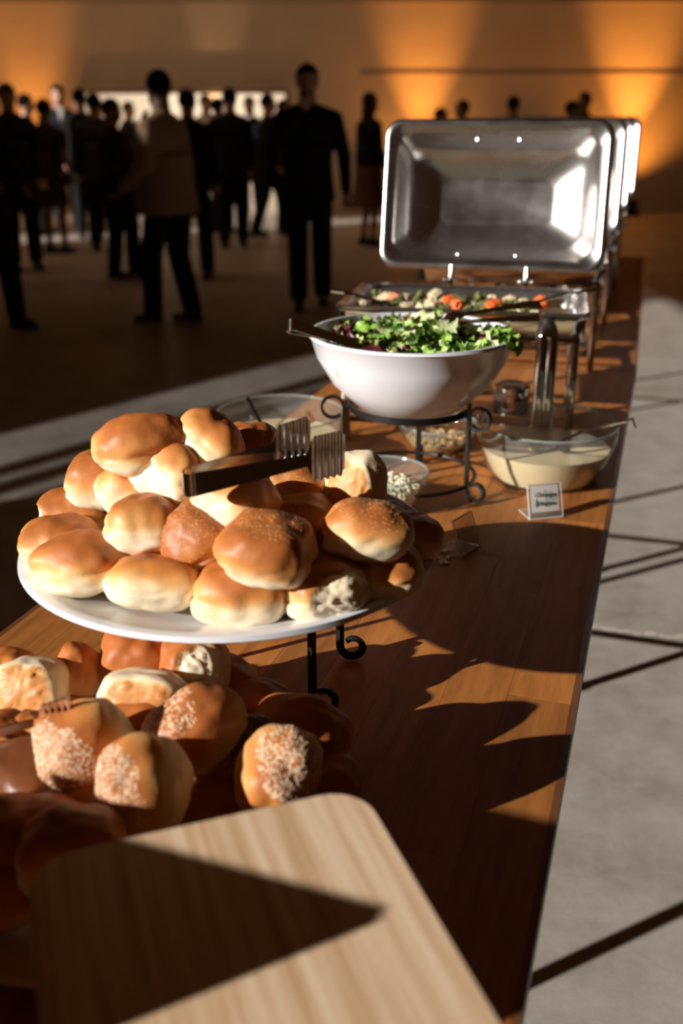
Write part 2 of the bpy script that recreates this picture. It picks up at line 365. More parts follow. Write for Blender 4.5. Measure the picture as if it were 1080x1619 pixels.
# ------------------------------------------------------------------ plates and stands
def plate_profile(Rr, h, t=.007):
    return [(0, 0), (Rr * .55, 0), (Rr * .60, .004), (Rr * .93, h - .006), (Rr * .985, h - .003), (Rr, h), (Rr * .995, h + .006), (Rr * .97, h + .007), (Rr * .93, h + .003), (Rr * .62, t + .004), (Rr * .5, t), (0, t)]
PL1 = Vector((-.14, 1.165)); Z1 = TH + .149
tag(MB().lathe(plate_profile(.262, .034), 96, (0, 0, 0)).build('serving_platter', M['ceramic'], loc=(PL1.x, PL1.y, Z1)), 'round white platter raised on a black iron stand, piled with rolls', 'platter')
PL2 = Vector((-.225, .850)); Z2 = TH + .001
tag(MB().lathe(plate_profile(.245, .030), 96, (0, 0, 0)).build('serving_platter', M['dark_plate'], loc=(PL2.x, PL2.y, Z2)), 'low platter on the table in front, warm shade put into its brown colour, under the seeded rolls', 'platter')
st = empty('plate_stand', (PL1.x, PL1.y, TH)); tag(st, 'black wrought iron stand with curled feet under the raised platter', 'stand')
mb = MB(); mb.tube([(.135 * cos(a * pi / 24), .135 * sin(a * pi / 24), .147) for a in range(48)], .0045, 8, True); mb.build('ring', M['black_metal'], st)
def scroll(cx, cz, r, a0, a1, n=16, shrink=.65):
    return [(cx + r * (1 - (1 - shrink) * i / n) * cos(a0 + (a1 - a0) * i / n), cz + r * (1 - (1 - shrink) * i / n) * sin(a0 + (a1 - a0) * i / n)) for i in range(n + 1)]
for (ox, oy, fa) in [(.104, -.105, -.35), (.138, .02, -.05), (-.136, -.045, pi * .9), (-.112, .075, pi * .95)]:
    u = Vector((cos(fa), sin(fa), 0))
    path = [(-.0, .147), (0, .10), (0, .05)] + scroll(.017, .021, .017, pi, pi * 2.75)
    MB().tube([Vector((ox, oy, 0)) + u * a + Vector((0, 0, z)) for a, z in path], .0055, 4).build('leg', M['black_metal'], st, smooth=False)
BW = Vector((.133, 1.859))
st = empty('bowl_stand', (BW.x, BW.y, TH)); tag(st, 'black iron stand with scrolled legs carrying the white salad bowl', 'stand')
n = 60
MB().ribbon([((.115 * cos(2 * pi * i / n), .115 * sin(2 * pi * i / n), .168), .012) for i in range(n + 1)], (0, 0, 1), .005).build('upper_ring', M['black_metal'], st)
MB().tube([(.13 * cos(a * pi / 30), .13 * sin(a * pi / 30), .03) for a in range(60)], .004, 8, True).build('lower_ring', M['black_metal'], st)
for fa in (-.62, 1.35, pi + .02):
    u = Vector((cos(fa), sin(fa), 0)); W = Vector((-u.y, u.x, 0))
    path = scroll(.150, .168, .021, -pi * 1.35, pi, 26, .75)[::1]
    path = [(a, z) for a, z in path][::1]
    # top scroll ends on the leg line, runs down, curls out at the foot
    top = [(.129 + .021 * (1 - cos(t)) , .166 + .021 * sin(t)) for t in [pi * 1.75 - i * pi * 1.75 / 20 for i in range(21)]]
    foot = scroll(.150, .023, .021, pi, pi * 2.8)
    pp = top + [(.129, .13), (.129, .08), (.129, .04)] + foot
    MB().ribbon([(u * a + Vector((0, 0, z)), .011) for a, z in pp], W, .005).build('leg', M['black_metal'], st)
    MB().tube([u * .115 + Vector((0, 0, .168)), u * .129 + Vector((0, 0, .166))], .005, 6).build('bracket', M['black_metal'], st)

# ------------------------------------------------------------------ bread
def cube_sphere(n):
    vs = []; fs = []; idx = {}
    def vid(p):
        k = (round(p[0] * n), round(p[1] * n), round(p[2] * n))
        if k not in idx: idx[k] = len(vs); vs.append(Vector(p).normalized() if False else Vector(p))
        return idx[k]
    for ax in range(3):
        for s in (-1, 1):
            for i in range(n):
                for j in range(n):
                    q = []
                    for (a, b) in ((i, j), (i + 1, j), (i + 1, j + 1), (i, j + 1)):
                        c = [0, 0, 0]; c[ax] = s; c[(ax + 1) % 3] = -1 + 2 * a / n; c[(ax + 2) % 3] = -1 + 2 * b / n; q.append(vid(c))
                    fs.append(q if s > 0 else q[::-1])
    out = []
    for v in vs:
        w_ = Vector([math.tan(c * pi / 4) for c in v]); out.append(w_.normalized())
    return out, fs
CS = cube_sphere(22)
def bun(p, a, b, c, up=(0, 0, 1), lng=(1, 0, 0), seed=0, e=2.75, torn=None, bottom=False, mat='bun', top=None, crust=0.0, name='bread_roll', wr=1.0, label='', group='bread rolls', cat='bread roll', pinch=.0):
    up = Vector(up).normalized(); lng = Vector(lng); lng = (lng - up * lng.dot(up)).normalized(); bi = up.cross(lng)
    Rm = Matrix((lng, bi, up)).transposed()
    rn = random.Random(seed); off = Vector((rn.uniform(-50, 50), rn.uniform(-50, 50), rn.uniform(-50, 50)))
    tl = Rm.transposed() @ Vector(torn).normalized() if torn else None
    vs = []; cr = []
    th = rn.uniform(0, pi); dent = Vector((cos(th), sin(th), .6)).normalized()
    for u in CS[0]:
        r = (abs(u.x) ** e + abs(u.y) ** e + abs(u.z) ** e) ** (-1 / e)
        q = u * r
        z = q.z * 1.12 if q.z > 0 else q.z * .92
        shr = 1 - .05 * ss(.1, -.8, q.z) - .12 * ss(.2, 1, q.z)
        q = Vector((q.x * shr, q.y * shr, z))
        n1 = noise.noise(u * 1.3 + off); n2 = noise.noise(u * 3.1 + off * 1.3)
        q *= 1 + .13 * n1 * wr + .045 * n2 * wr
        # soft crease running round under the crust
        cz = .10 + .22 * noise.noise(u * 1.7 + off * .7); q *= 1 - .045 * wr * math.exp(-((u.z - cz) / .07) ** 2) * ss(-.2, .3, noise.noise(u * 2.2 - off))
        # pulled dent
        dd = u.dot(dent); q *= 1 - pinch * ss(.72, 1, dd)
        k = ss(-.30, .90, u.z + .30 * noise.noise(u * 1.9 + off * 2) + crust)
        side = max(abs(u.x), abs(u.y))
        k *= 1 - .0
        if bottom and u.z < 0:
            kb = ss(.62, .80, -u.z + .10 * n2)
            q *= 1 - .07 * kb; wv = noise.noise(Vector((u.x * 5, u.y * 5, 0)) + off) ; an = math.atan2(u.y, u.x)
            q *= 1 + .05 * kb * math.sin(an * 4 + 9 * n2 + 6 * n1) * ss(0, .5, math.hypot(u.x, u.y)) * (.6 + n2)
            k = max(k, .62 * kb + .15 * kb * wv)
        elif u.z < -.75: k = max(k, .4 * ss(.75, .9, -u.z))
        if tl is not None:
            tt = ss(.62, .72, u.dot(tl) + .10 * noise.noise(u * 4 + off))
            q *= 1 - .10 * tt; q += u * tt * (.07 * noise.noise(u * 7 + off) + .03 * noise.noise(u * 20 + off)); k *= 1 - tt; k -= .12 * tt
        vs.append(Vector((q.x * a, q.y * b, q.z * c))); cr.append(max(0, k))
    me = D.meshes.new(name); me.from_pydata([Rm @ v for v in vs], [], CS[1])
    at_ = me.attributes.new('crust', 'FLOAT', 'POINT'); at_.data.foreach_set('value', cr)
    me.polygons.foreach_set('use_smooth', [True] * len(me.polygons)); me.materials.append(M[mat])
    o = D.objects.new(name, me); COL.objects.link(o); o.location = p
    tag(o, label, cat, group)
    if top:
        dirw, thr, count, m_, size, nm = top
        dirw = Vector(dirw).normalized(); mb = MB(); tries = 0
        me.update(); polys = me.polygons; cand = []
        for f in polys:
            cc = Vector(f.center); sc_ = Vector((cc.x, cc.y, cc.z)).normalized().dot(dirw) + .18 * noise.noise(cc * 45 + off)
            if sc_ > thr: cand.append(f)
        for i in range(count):
            f = rn.choice(cand); vv = [me.vertices[x].co for x in f.vertices]; s_, t_ = rn.random(), rn.random()
            pp = vv[0].lerp(vv[1], s_).lerp(vv[3].lerp(vv[2], s_), t_); nn = f.normal
            tx = nn.orthogonal().normalized(); tx = (Matrix.Rotation(rn.uniform(0, 2 * pi), 3, nn) @ tx); ty = nn.cross(tx)
            l = size * rn.uniform(.7, 1.3); ww = l * .6; h = l * .35
            mb.add([pp + tx * l, pp + ty * ww, pp - tx * l, pp - ty * ww, pp + nn * h, pp - nn * h * .3], [(0, 1, 4), (1, 2, 4), (2, 3, 4), (3, 0, 4), (1, 0, 5), (2, 1, 5), (3, 2, 5), (0, 3, 5)])
        t_o = mb.build(nm, M[m_], o, smooth=False); tag(t_o, kind='stuff')
    return o
def B(px, py, z, a, b, c, label, **k):
    return bun(at(px, py, TH + z), a, b, c, label=label, seed=int(px * 3 + py * 7), **k)
G1 = 'rolls piled on the white platter'; G2 = 'rolls on the brown platter in front'
MEAL = lambda d=(.2, 0, 1), thr=.45, n=420: (d, thr, n, 'meal', .0009, 'cornmeal_dusting')
q = dict(group=G1)
B(133, 893, .207, .056, .047, .034, 'largest smooth glossy roll at the left rim of the white platter', up=(-.05, .1, 1), lng=(1, -.35, 0), crust=.15, **q)
B(248, 925, .200, .056, .044, .030, 'domed roll with a torn pale front at the front left rim of the white platter', up=(0, .22, 1), lng=(1, .05, 0), crust=-.18, **q)
B(383, 937, .199, .053, .045, .034, 'squat orange topped roll with flat sides at the front middle of the white platter', e=3.2, crust=.05, **q)
B(516, 932, .202, .050, .044, .032, 'pale roll with torn crumb on its right end at the front of the white platter', torn=(.6, -.85, .1), lng=(1, .15, 0), crust=-.05, **q)
B(606, 905, .202, .046, .044, .030, 'shaded roll with a lit top edge at the right rim of the white platter', **q)
B(652, 850, .205, .038, .040, .026, 'small dark roll in the shade at the far right rim of the white platter', **q)
B(95, 862, .208, .046, .045, .032, 'roll half hidden behind the largest smooth roll, at the left rim', crust=-.05, **q)
B(120, 815, .216, .047, .042, .032, 'glossy orange roll with a pale left end below the left stack of the white platter', torn=(-1, -.4, -.4), crust=.1, **q)
B(222, 885, .186, .040, .040, .026, 'roll peeking out between the left and front rolls of the white platter', crust=.2, **q)
B(230, 833, .246, .046, .043, .034, 'round topped roll with wrinkled pale front in the middle left of the white platter', up=(0, .18, 1), lng=(1, .1, 0), crust=-.02, **q)
B(314, 853, .238, .046, .044, .038, 'orange roll dusted with meal, tilted toward the left, in the middle of the pile', up=(-.55, -.35, .8), lng=(.5, 0, .5), crust=.25, top=MEAL((-.4, -.5, .8), .2, 500), **q)
B(422, 873, .250, .053, .048, .036, 'big round roll with a dark meal dusted top near the front middle of the pile', up=(.1, -.1, 1), crust=.25, top=MEAL((.3, .1, 1), .55), **q)
B(582, 842, .252, .052, .044, .034, 'wide roll with a meal dusted top lying at the right of the pile', up=(.05, .1, 1), lng=(1, .1, 0), crust=.12, top=MEAL(), **q)
B(478, 833, .232, .048, .044, .034, 'dusted roll in half shadow behind the big round front roll', crust=.3, top=MEAL((0, .2, 1), .5, 300), **q)
B(158, 766, .256, .043, .042, .037, 'tall lumpy roll at the outer left of the upper layer', up=(-.1, .05, 1), crust=.02, pinch=.12, **q)
B(206, 778, .262, .040, .040, .034, 'cream sided roll wedged under the top left roll', up=(.2, .25, 1), crust=.0, **q)
B(268, 754, .288, .050, .042, .040, 'pale broken sided roll just left of the tongs bent end', up=(.45, .25, .85), lng=(.6, -.6, -.5), torn=(-.7, -.75, -.1), crust=-.08, pinch=.1, **q)
B(373, 800, .272, .048, .044, .036, 'roll under the middle of the tongs with a curved shadow on it', up=(.2, .3, 1), lng=(1, -.5, 0), crust=-.02, pinch=.15, **q)
B(466, 765, .262, .046, .042, .034, 'short round roll under the tongs scalloped heads', up=(.1, .1, 1), crust=.1, top=MEAL(), **q)
B(562, 772, .266, .040, .046, .036, 'roll on its side showing its brown base, at the right of the upper layer', up=(.45, .80, -.25), lng=(1, -.5, .1), e=3.0, bottom=True, crust=-.15, top=MEAL((.5, .4, .8), .6, 200), **q)
B(224, 706, .322, .056, .040, .035, 'topmost left roll, smooth and golden, lying crosswise', up=(-.05, -.12, 1), lng=(1, .28, .12), e=2.7, crust=.12, **q)
B(326, 706, .318, .047, .038, .037, 'topmost middle roll, brown crust over a pale left underside', up=(.55, .2, .8), lng=(.8, -.3, -.5), crust=.02, pinch=.1, **q)
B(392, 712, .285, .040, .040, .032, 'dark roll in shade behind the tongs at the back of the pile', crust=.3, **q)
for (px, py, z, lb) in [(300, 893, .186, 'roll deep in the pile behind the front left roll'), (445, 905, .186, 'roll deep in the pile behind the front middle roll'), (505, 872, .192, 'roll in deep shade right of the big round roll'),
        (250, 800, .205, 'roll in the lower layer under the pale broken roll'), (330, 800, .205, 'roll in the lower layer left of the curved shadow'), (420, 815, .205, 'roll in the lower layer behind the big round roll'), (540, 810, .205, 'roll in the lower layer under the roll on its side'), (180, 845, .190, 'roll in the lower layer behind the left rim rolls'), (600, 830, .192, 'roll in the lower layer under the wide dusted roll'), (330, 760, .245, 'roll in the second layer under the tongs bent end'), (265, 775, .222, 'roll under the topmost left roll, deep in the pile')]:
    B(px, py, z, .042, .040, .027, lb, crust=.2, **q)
q = dict(group=G2)
SES = lambda d, thr=.3, n=900, s=.0014: (d, thr, n, 'seed', s, 'coarse_topping')
B(55, 1092, .082, .042, .038, .040, 'square roll on its side showing a crinkled brown base, far left of the front platter', up=(.15, .80, -.45), lng=(1, -.1, .05), e=3.3, bottom=True, crust=-.2, **q)
B(10, 1078, .070, .038, .036, .034, 'pale roll half cut off by the left edge of the photograph', crust=-.3, **q)
B(126, 1075, .068, .030, .036, .042, 'narrow upright roll with a shaded right half behind the square roll', up=(0, -.2, 1), crust=-.15, **q)
B(219, 1043, .086, .044, .042, .040, 'big smooth golden roll at the back middle of the front platter', up=(0, -.45, .9), crust=.25, **q)
B(312, 1055, .094, .038, .040, .040, 'golden roll torn open on its right side at the back of the front platter', up=(-.6, -.3, .7), torn=(.5, -.9, .35), crust=.05, **q)
B(226, 1105, .092, .052, .032, .034, 'long roll on its side with a wrinkled brown base, in front of the golden roll', up=(.1, .85, -.40), lng=(1, 0, -.08), e=3.0, bottom=True, crust=-.25, **q)
B(134, 1183, .105, .050, .044, .044, 'tall oval roll coated with coarse pale topping, left of centre', up=(-.55, -.65, .45), lng=(.25, -.2, -1), top=SES((-.45, -.85, -.15), .42, 2300), crust=.05, **q)
B(231, 1243, .110, .048, .038, .042, 'oval roll leaning toward the wooden board, topping on its left side', up=(-.65, -.45, .5), lng=(.3, -.55, -.75), top=SES((-.75, -.6, .05), .42, 1700), crust=-.05, **q)
B(308, 1157, .100, .054, .040, .040, 'oblong roll lying diagonally with topping on its upper left', up=(-.2, -.5, .8), lng=(.75, .3, .55), top=SES((-.7, -.3, .6), .60, 800), crust=.2, **q)
B(208, 1150, .068, .050, .036, .032, 'roll in shadow behind the two topped ovals', crust=.3, **q)
B(440, 1222, .092, .046, .040, .044, 'upright oval roll with a band of coarse topping, right of the front platter', up=(.15, -.75, .55), lng=(.4, .3, .9), top=SES((.35, -.45, .75), .70, 800, .0017), crust=-.1, **q)
B(385, 1195, .066, .044, .040, .034, 'reddish brown roll sprinkled with black seeds', mat='dark_bun', top=((.35, -.4, .8), .55, 260, 'black_seed', .0018, 'black_seeds'), **q)
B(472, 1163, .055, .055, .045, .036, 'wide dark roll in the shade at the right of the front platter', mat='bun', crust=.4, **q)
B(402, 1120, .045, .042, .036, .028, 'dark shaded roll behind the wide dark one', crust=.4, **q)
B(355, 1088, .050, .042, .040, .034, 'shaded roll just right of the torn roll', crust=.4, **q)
B(48, 1172, .068, .030, .030, .030, 'small pale knot shaped roll below the black tongs head', crust=-.2, pinch=.2, **q)
B(45, 1240, .072, .058, .046, .036, 'dark glazed roll in shade at the left', mat='dark_bun', **q)
B(150, 1287, .060, .040, .038, .034, 'orange roll peeking out left of the leaning oval', crust=.1, **q)
B(40, 1335, .074, .060, .044, .034, 'large brown roll in shade at the lower left of the front platter', crust=.35, up=(0, -.3, 1), **q)
B(116, 1352, .100, .046, .042, .036, 'roll with a lit pale top beside the corner of the wooden board', crust=.0, **q)
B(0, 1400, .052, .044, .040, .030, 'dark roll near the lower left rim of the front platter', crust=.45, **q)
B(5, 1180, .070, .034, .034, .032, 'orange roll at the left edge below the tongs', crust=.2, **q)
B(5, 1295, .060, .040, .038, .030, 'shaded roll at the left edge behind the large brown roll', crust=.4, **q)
B(305, 1240, .045, .042, .036, .028, 'plain roll low between the leaning oval and the banded oval', crust=.0, **q)
B(340, 1272, .040, .044, .036, .026, 'plain roll just behind the far edge of the wooden board', crust=.1, **q)
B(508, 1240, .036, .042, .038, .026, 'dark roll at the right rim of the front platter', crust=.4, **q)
B(110, 1135, .040, .042, .038, .028, 'roll low in the pile under the square roll', crust=.2, **q)
B(290, 1115, .035, .044, .038, .028, 'roll low in the pile under the oblong diagonal roll', crust=.2, **q)
B(205, 1215, .035, .044, .038, .028, 'roll low in the pile under the tall topped oval', crust=.2, **q)
B(90, 1250, .030, .042, .038, .026, 'roll low in the pile beside the dark glazed roll', crust=.2, **q)

# ------------------------------------------------------------------ tongs
def tongs(label, H, A, Bp, W, w0, head, gap=.022, mat='steel', headlen=.046, group='serving tongs'):
    """H bent end, A and Bp ends of the two arms, W direction of the strip's width"""
    H = Vector(H); A = Vector(A); Bp = Vector(Bp); W = Vector(W).normalized()
    e = empty('serving_tongs', H); tag(e, label, 'tongs', group)
    m = M[mat]; mid = ((A + Bp) / 2 - H).normalized(); side = W.cross(mid).normalized()
    if (A - H).dot(side) < (Bp - H).dot(side): side = -side
    a0 = mid * gap * .5 + side * gap * .5; b0 = mid * gap * .5 - side * gap * .5
    bend = [(mid * gap * .5 - mid * gap * .5 * sin(t) + side * gap * .5 * cos(t), w0) for t in [pi * i / 12 for i in range(13)]]
    MB().ribbon(bend, W, .0014).build('bent_end', m, e)
    for (s0, E) in ((a0, A - H), (b0, Bp - H)):
        dirn = (E - s0).normalized(); ln = (E - s0).length; nrm = dirn.cross(W).normalized()
        pts = [(s0 + dirn * ln * t + nrm * 0, w0 * (1 - .42 * t)) for t in [i / 8 for i in range(9)]]
        MB().ribbon(pts, W, .0014).build('arm', m, e)
        if head == 'scallop':
            pts = []
            for i in range(49):
                t = i / 48; wd = w0 * .58 + (.052 - w0 * .58) * ss(0, .22, t) - .012 * ss(.9, 1, t) + (.0016 * sin(t * 2 * pi * 6) if t > .2 else 0)
                pts.append((E + dirn * headlen * t + nrm * .0017 * sin(t * 2 * pi * 6) * ss(.1, .25, t) * (1 - ss(.93, 1, t)), wd))
            MB().ribbon(pts, W, .0012).build('scalloped_head', m, e, angle=60)
        elif head == 'fork':
            dn = (dirn + Vector((0, 0, -.9))).normalized()
            MB().ribbon([(E, w0 * .58), (E + dirn * .02, .034), (E + dirn * .03 + dn * .008, .036)], W, .0015).build('fork_plate', m, e)
            b_ = E + dirn * .03 + dn * .008
            for k in (-1.5, -.5, .5, 1.5):
                MB().ribbon([(b_ + W * k * .0095, .0055), (b_ + W * k * .0095 + dn * .03, .005), (b_ + W * k * .0095 + dn * .045, .0015)], W, .0015).build('tine', m, e)
    return e
tongs('steel tongs with two scalloped heads lying on top of the roll pile', at(290, 765, TH + .325), at(428, 713, TH + .350), at(484, 728, TH + .338), (0, -.02, 1), .026, 'scallop')
tongs('steel tongs at the left edge of the front platter, one head against the topped oval', at(-110, 1170, TH + .10), at(62, 1140, TH + .135), at(60, 1175, TH + .09), (0, -.5, 1), .022, 'scallop', headlen=.04)
tongs('steel tongs leaning out over the left rim of the salad bowl', at(455, 514, TH + .352), at(585, 545, TH + .300), at(580, 552, TH + .300), (0, .5, 1), .020, 'plain')
tongs('fork headed tongs resting on the right of the salad', at(858, 490, TH + .362), at(735, 497, TH + .345), at(745, 508, TH + .335), (0, 1, .35), .020, 'fork', gap=.03)
# upright polished handle beside the right dressing bowl
e = empty('upright_tongs', (.428, 2.050, TH)); tag(e, 'upright polished steel tongs with a rounded top behind the right dressing bowl', 'tongs')
arc = [(-.010 * cos(t), 0, .255 + .010 * sin(t)) for t in [pi * i / 14 for i in range(15)]]
hb = MB().tube([(-.010, 0, .010)] + [(-.010, 0, .15)] + arc + [(.010, 0, .15), (.010, 0, .010)], [.0125] * 19, 14); hb.v = [(a, b * .6, c) for a, b, c in hb.v]
hb.build('handle', M['steel'], e)
MB().lathe([(0, 0), (.028, 0), (.028, .006), (.02, .010), (0, .010)], 32).build('base', M['steel'], e)

# ------------------------------------------------------------------ bowls
sb = MB().lathe([(0, 0), (.085, 0), (.10, .004), (.150, .05), (.180, .10), (.191, .138), (.195, .141), (.193, .146), (.187, .146), (.184, .138), (.172, .10), (.142, .054), (.095, .012), (0, .010)], 96).build('salad_bowl', M['ceramic'], loc=(BW.x, BW.y, TH + .166))
tag(sb, 'big white ceramic bowl full of green salad on the iron stand', 'bowl')
def glass_bowl(label, x, y, Rr, h, rb, group='glass bowls'):
    e = empty('glass_bowl', (x, y, TH)); tag(e, label, 'bowl', group)
    t = .0035
    out = [(0, .0005), (rb * .9, .0005), (rb, .004), (rb + (Rr - rb) * .45, h * .3), (Rr * .985, h * .75), (Rr, h)]
    inn = [(r - t if r > t else 0, z + (t if z < .01 else 0)) for r, z in out][::-1]
    MB().lathe(out + inn, 72).build('glass_wall', M['glass'], e)
    n = 72
    MB().tube([((Rr - t / 2) * cos(2 * pi * i / n), (Rr - t / 2) * sin(2 * pi * i / n), h) for i in range(n)], .0028, 8, True).build('rim', M['rim_glass'], e)
    return out
def liquid(label, x, y, out, lv, mat='cream', name='salad_dressing'):
    pr = []; t = .0045
    for i, (r, z) in enumerate(out):
        if z < lv: pr.append((max(0, r - t), max(.006, z + .004)))
        else:
            r0, z0 = out[i - 1]; f = (lv - z0) / (z - z0); pr.append((r0 + (r - r0) * f - t, lv)); break
    pr.append((0, lv)); o = MB().lathe(pr, 64).build(name, M[mat], loc=(x, y, TH)); return tag(o, label, 'dressing')
o1 = glass_bowl('clear glass bowl of creamy dressing at the right edge of the table', .412, 1.918, .141, .118, .105)
liquid('pale creamy dressing filling the right glass bowl', .412, 1.918, o1, .068)
o2 = glass_bowl('clear glass bowl of creamy dressing at the left, behind the rolls', -.128, 2.01, .134, .112, .10)
liquid('pale creamy dressing in the left glass bowl behind the rolls', -.128, 2.01, o2, .062)
o3 = glass_bowl('small glass bowl of crumbled cheese just behind the roll platter', .076, 1.752, .087, .072, .062)
o4 = glass_bowl('small glass bowl of chopped nuts beneath the salad bowl stand', .215, 2.12, .088, .055, .06)
def crumbs(label, x, y, z, r, n, mat, size, cat, name, h=.02):
    mb = MB(); rn = random.Random(int(x * 1000))
    mb.lathe([(0, 0), (r * .86, 0), (r * .97, h * .5), (r * .80, h), (0, h * 1.15)], 32)
    for i in range(n):
        a = rn.uniform(0, 2 * pi); q = r * .96 * math.sqrt(rn.random()); s = size * rn.uniform(.6, 1.5)
        mb.ell((q * cos(a), q * sin(a), h * (1.05 - .3 * (q / r) ** 2) + rn.uniform(-.002, .006)), (s, s * .8, s * .7), Matrix.Rotation(rn.uniform(0, 6), 3, 'X') @ Matrix.Rotation(rn.uniform(0, 6), 3, 'Z'), 1)
    o = mb.build(name, M[mat], loc=(x, y, z)); return tag(o, label, cat, kind='stuff')
crumbs('pale crumbled cheese in the small glass bowl behind the platter', .076, 1.752, TH + .006, .070, 620, 'cheese', .005, 'cheese', 'crumbled_cheese', .042)
crumbs('chopped nuts in the small glass bowl under the salad stand', .215, 2.12, TH + .006, .070, 260, 'nuts', .005, 'nuts', 'chopped_nuts', .02)
mb = MB(); rn = random.Random(3)
for i in range(26):
    p = at(rn.uniform(686, 715), rn.uniform(868, 892), TH + .003) if i < 20 else at(rn.uniform(690, 735), rn.uniform(650, 700), TH + .003)
    mb.ell(p, (.004, .0035, .003), None, 1)
tag(mb.build('spilled_crumbs', M['cheese']), 'spilled cheese crumbs on the table by the empty card holder', 'crumbs', kind='stuff')
# ladle in the right bowl
e = empty('ladle', (.40, 1.93, TH)); tag(e, 'thin steel ladle leaning over the rim of the right dressing bowl', 'ladle')
hp = at(1000, 662, TH + .150) - Vector((.40, 1.93, TH))
MB().tube([(.02, -.02, .066), (.09, .0, .095), (hp.x * .93, hp.y * .93, .142), tuple(hp), tuple(hp + Vector((.008, 0, -.018)))], [.003, .003, .003, .003, .002], 8).build('handle', M['steel'], e)
MB().lathe([(0, -.012), (.02, -.008), (.028, .006), (.026, .006), (.018, -.005), (0, -.009)], 24, (.0, -.03, .068)).build('scoop', M['steel'], e)
e = empty('ladle', (-.13, 2.0, TH)); tag(e, 'steel ladle standing in the left dressing bowl', 'ladle')
MB().tube([(-.02, -.02, .060), (-.05, .03, .10), (-.07, .06, .128)], .0045, 8).build('handle', M['steel'], e)
MB().lathe([(0, -.012), (.02, -.008), (.028, .006), (.026, .006), (.018, -.005), (0, -.009)], 24, (-.0, -.03, .064)).build('scoop', M['steel'], e)

# ------------------------------------------------------------------ salad
def leaf_mesh(seed, l, wd, ruff, mat, name='salad_leaf'):
    rn = random.Random(seed); nu, nv = 12, 8; vs = []; fs = []; off = Vector((seed * 3.1, 0, 0))
    for i in range(nu + 1):
        t = i / nu; half = wd * (.18 + .82 * sin(pi * min(1, t * .95 + .06)) ** .7) * (1 + .22 * sin(t * 26 + seed))
        for j in range(-nv // 2, nv // 2 + 1):
            s = j / (nv / 2)
            z = .012 * sin(t * 3) + ruff * abs(s) ** 1.5 * sin(t * 22 + s * 3 + seed) + .25 * wd * s * s * .8 + .004 * noise.noise(Vector((t * 6, s * 3, seed)))
            vs.append(((t - .5) * l, s * half, z))
    c = nv + 1
    for i in range(nu):
        for j in range(nv): fs.append((i * c + j, i * c + j + 1, (i + 1) * c + j + 1, (i + 1) * c + j))
    m = D.meshes.new(name); m.from_pydata(vs, [], fs); m.polygons.foreach_set('use_smooth', [True] * len(fs)); m.materials.append(mat); return m
def leaf_mat(name, c0, c1):
    m, t, b = nt(name); n, _ = tex(t, 'ShaderNodeTexNoise', 60, detail=4)
    L(t, hue_shift(t, ramp(t, n.outputs[0], [(.35, c0), (.65, c1)]), .4), b.inputs['Base Color']); b.inputs['Roughness'].default_value = .4
    b.inputs['Transmission Weight'].default_value = 0; b.inputs['Subsurface Weight'].default_value = .0; bump(t, b, n.outputs[0], .4, .003); return m
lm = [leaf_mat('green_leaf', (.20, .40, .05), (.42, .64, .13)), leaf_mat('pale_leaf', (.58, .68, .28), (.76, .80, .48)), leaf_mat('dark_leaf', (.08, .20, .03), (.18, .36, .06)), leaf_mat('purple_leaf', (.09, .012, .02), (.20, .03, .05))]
M['feta'] = plain('white_crumb_piece', (.80, .72, .52), .6)
salad = empty('green_salad', (BW.x, BW.y, TH + .284)); tag(salad, 'mixed green salad of frilly lettuce leaves heaped in the white bowl', 'salad')
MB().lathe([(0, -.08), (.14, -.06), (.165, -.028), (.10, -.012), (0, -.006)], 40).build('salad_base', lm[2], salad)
leaves = [leaf_mesh(k, random.uniform(.055, .095), random.uniform(.017, .028), .007, lm[[0, 0, 1, 2, 0, 1, 3, 0, 1, 0][k % 10]]) for k in range(20)]
rn = random.Random(11)
for i in range(170):
    a = rn.uniform(0, 2 * pi); r = .148 * math.sqrt(rn.random()); o = D.objects.new('salad_leaf', leaves[rn.randrange(20)]); COL.objects.link(o); o.parent = salad
    o.location = (r * cos(a), r * sin(a), .012 - .022 * (r / .15) ** 2 + rn.uniform(-.014, .016)); o.rotation_euler = (rn.uniform(-.9, .9), rn.uniform(-.8, .8), rn.uniform(0, 6.28))
for (dx, dy) in ((.160, -.080), (.165, -.072)):     # leaves hanging over the right front rim
    o = D.objects.new('salad_leaf', leaves[4]); COL.objects.link(o); o.parent = salad; o.location = (dx, dy, .022); o.rotation_euler = (.3, .7, rn.uniform(-1, 1))
fm = MB().ell((0, 0, 0), (.008, .006, .005), None, 1).mesh('white_chunk', M['feta'])
for i in range(46):
    a = rn.uniform(0, 2 * pi); r = .14 * math.sqrt(rn.random()); o = D.objects.new('white_chunk', fm); COL.objects.link(o); o.parent = salad
    o.location = (r * cos(a), r * sin(a), .024 - .02 * (r / .15) ** 2 + rn.uniform(-.004, .006)); o.rotation_euler = (rn.uniform(0, 3), rn.uniform(0, 3), 0); o.scale = (rn.uniform(.7, 1.4),) * 3

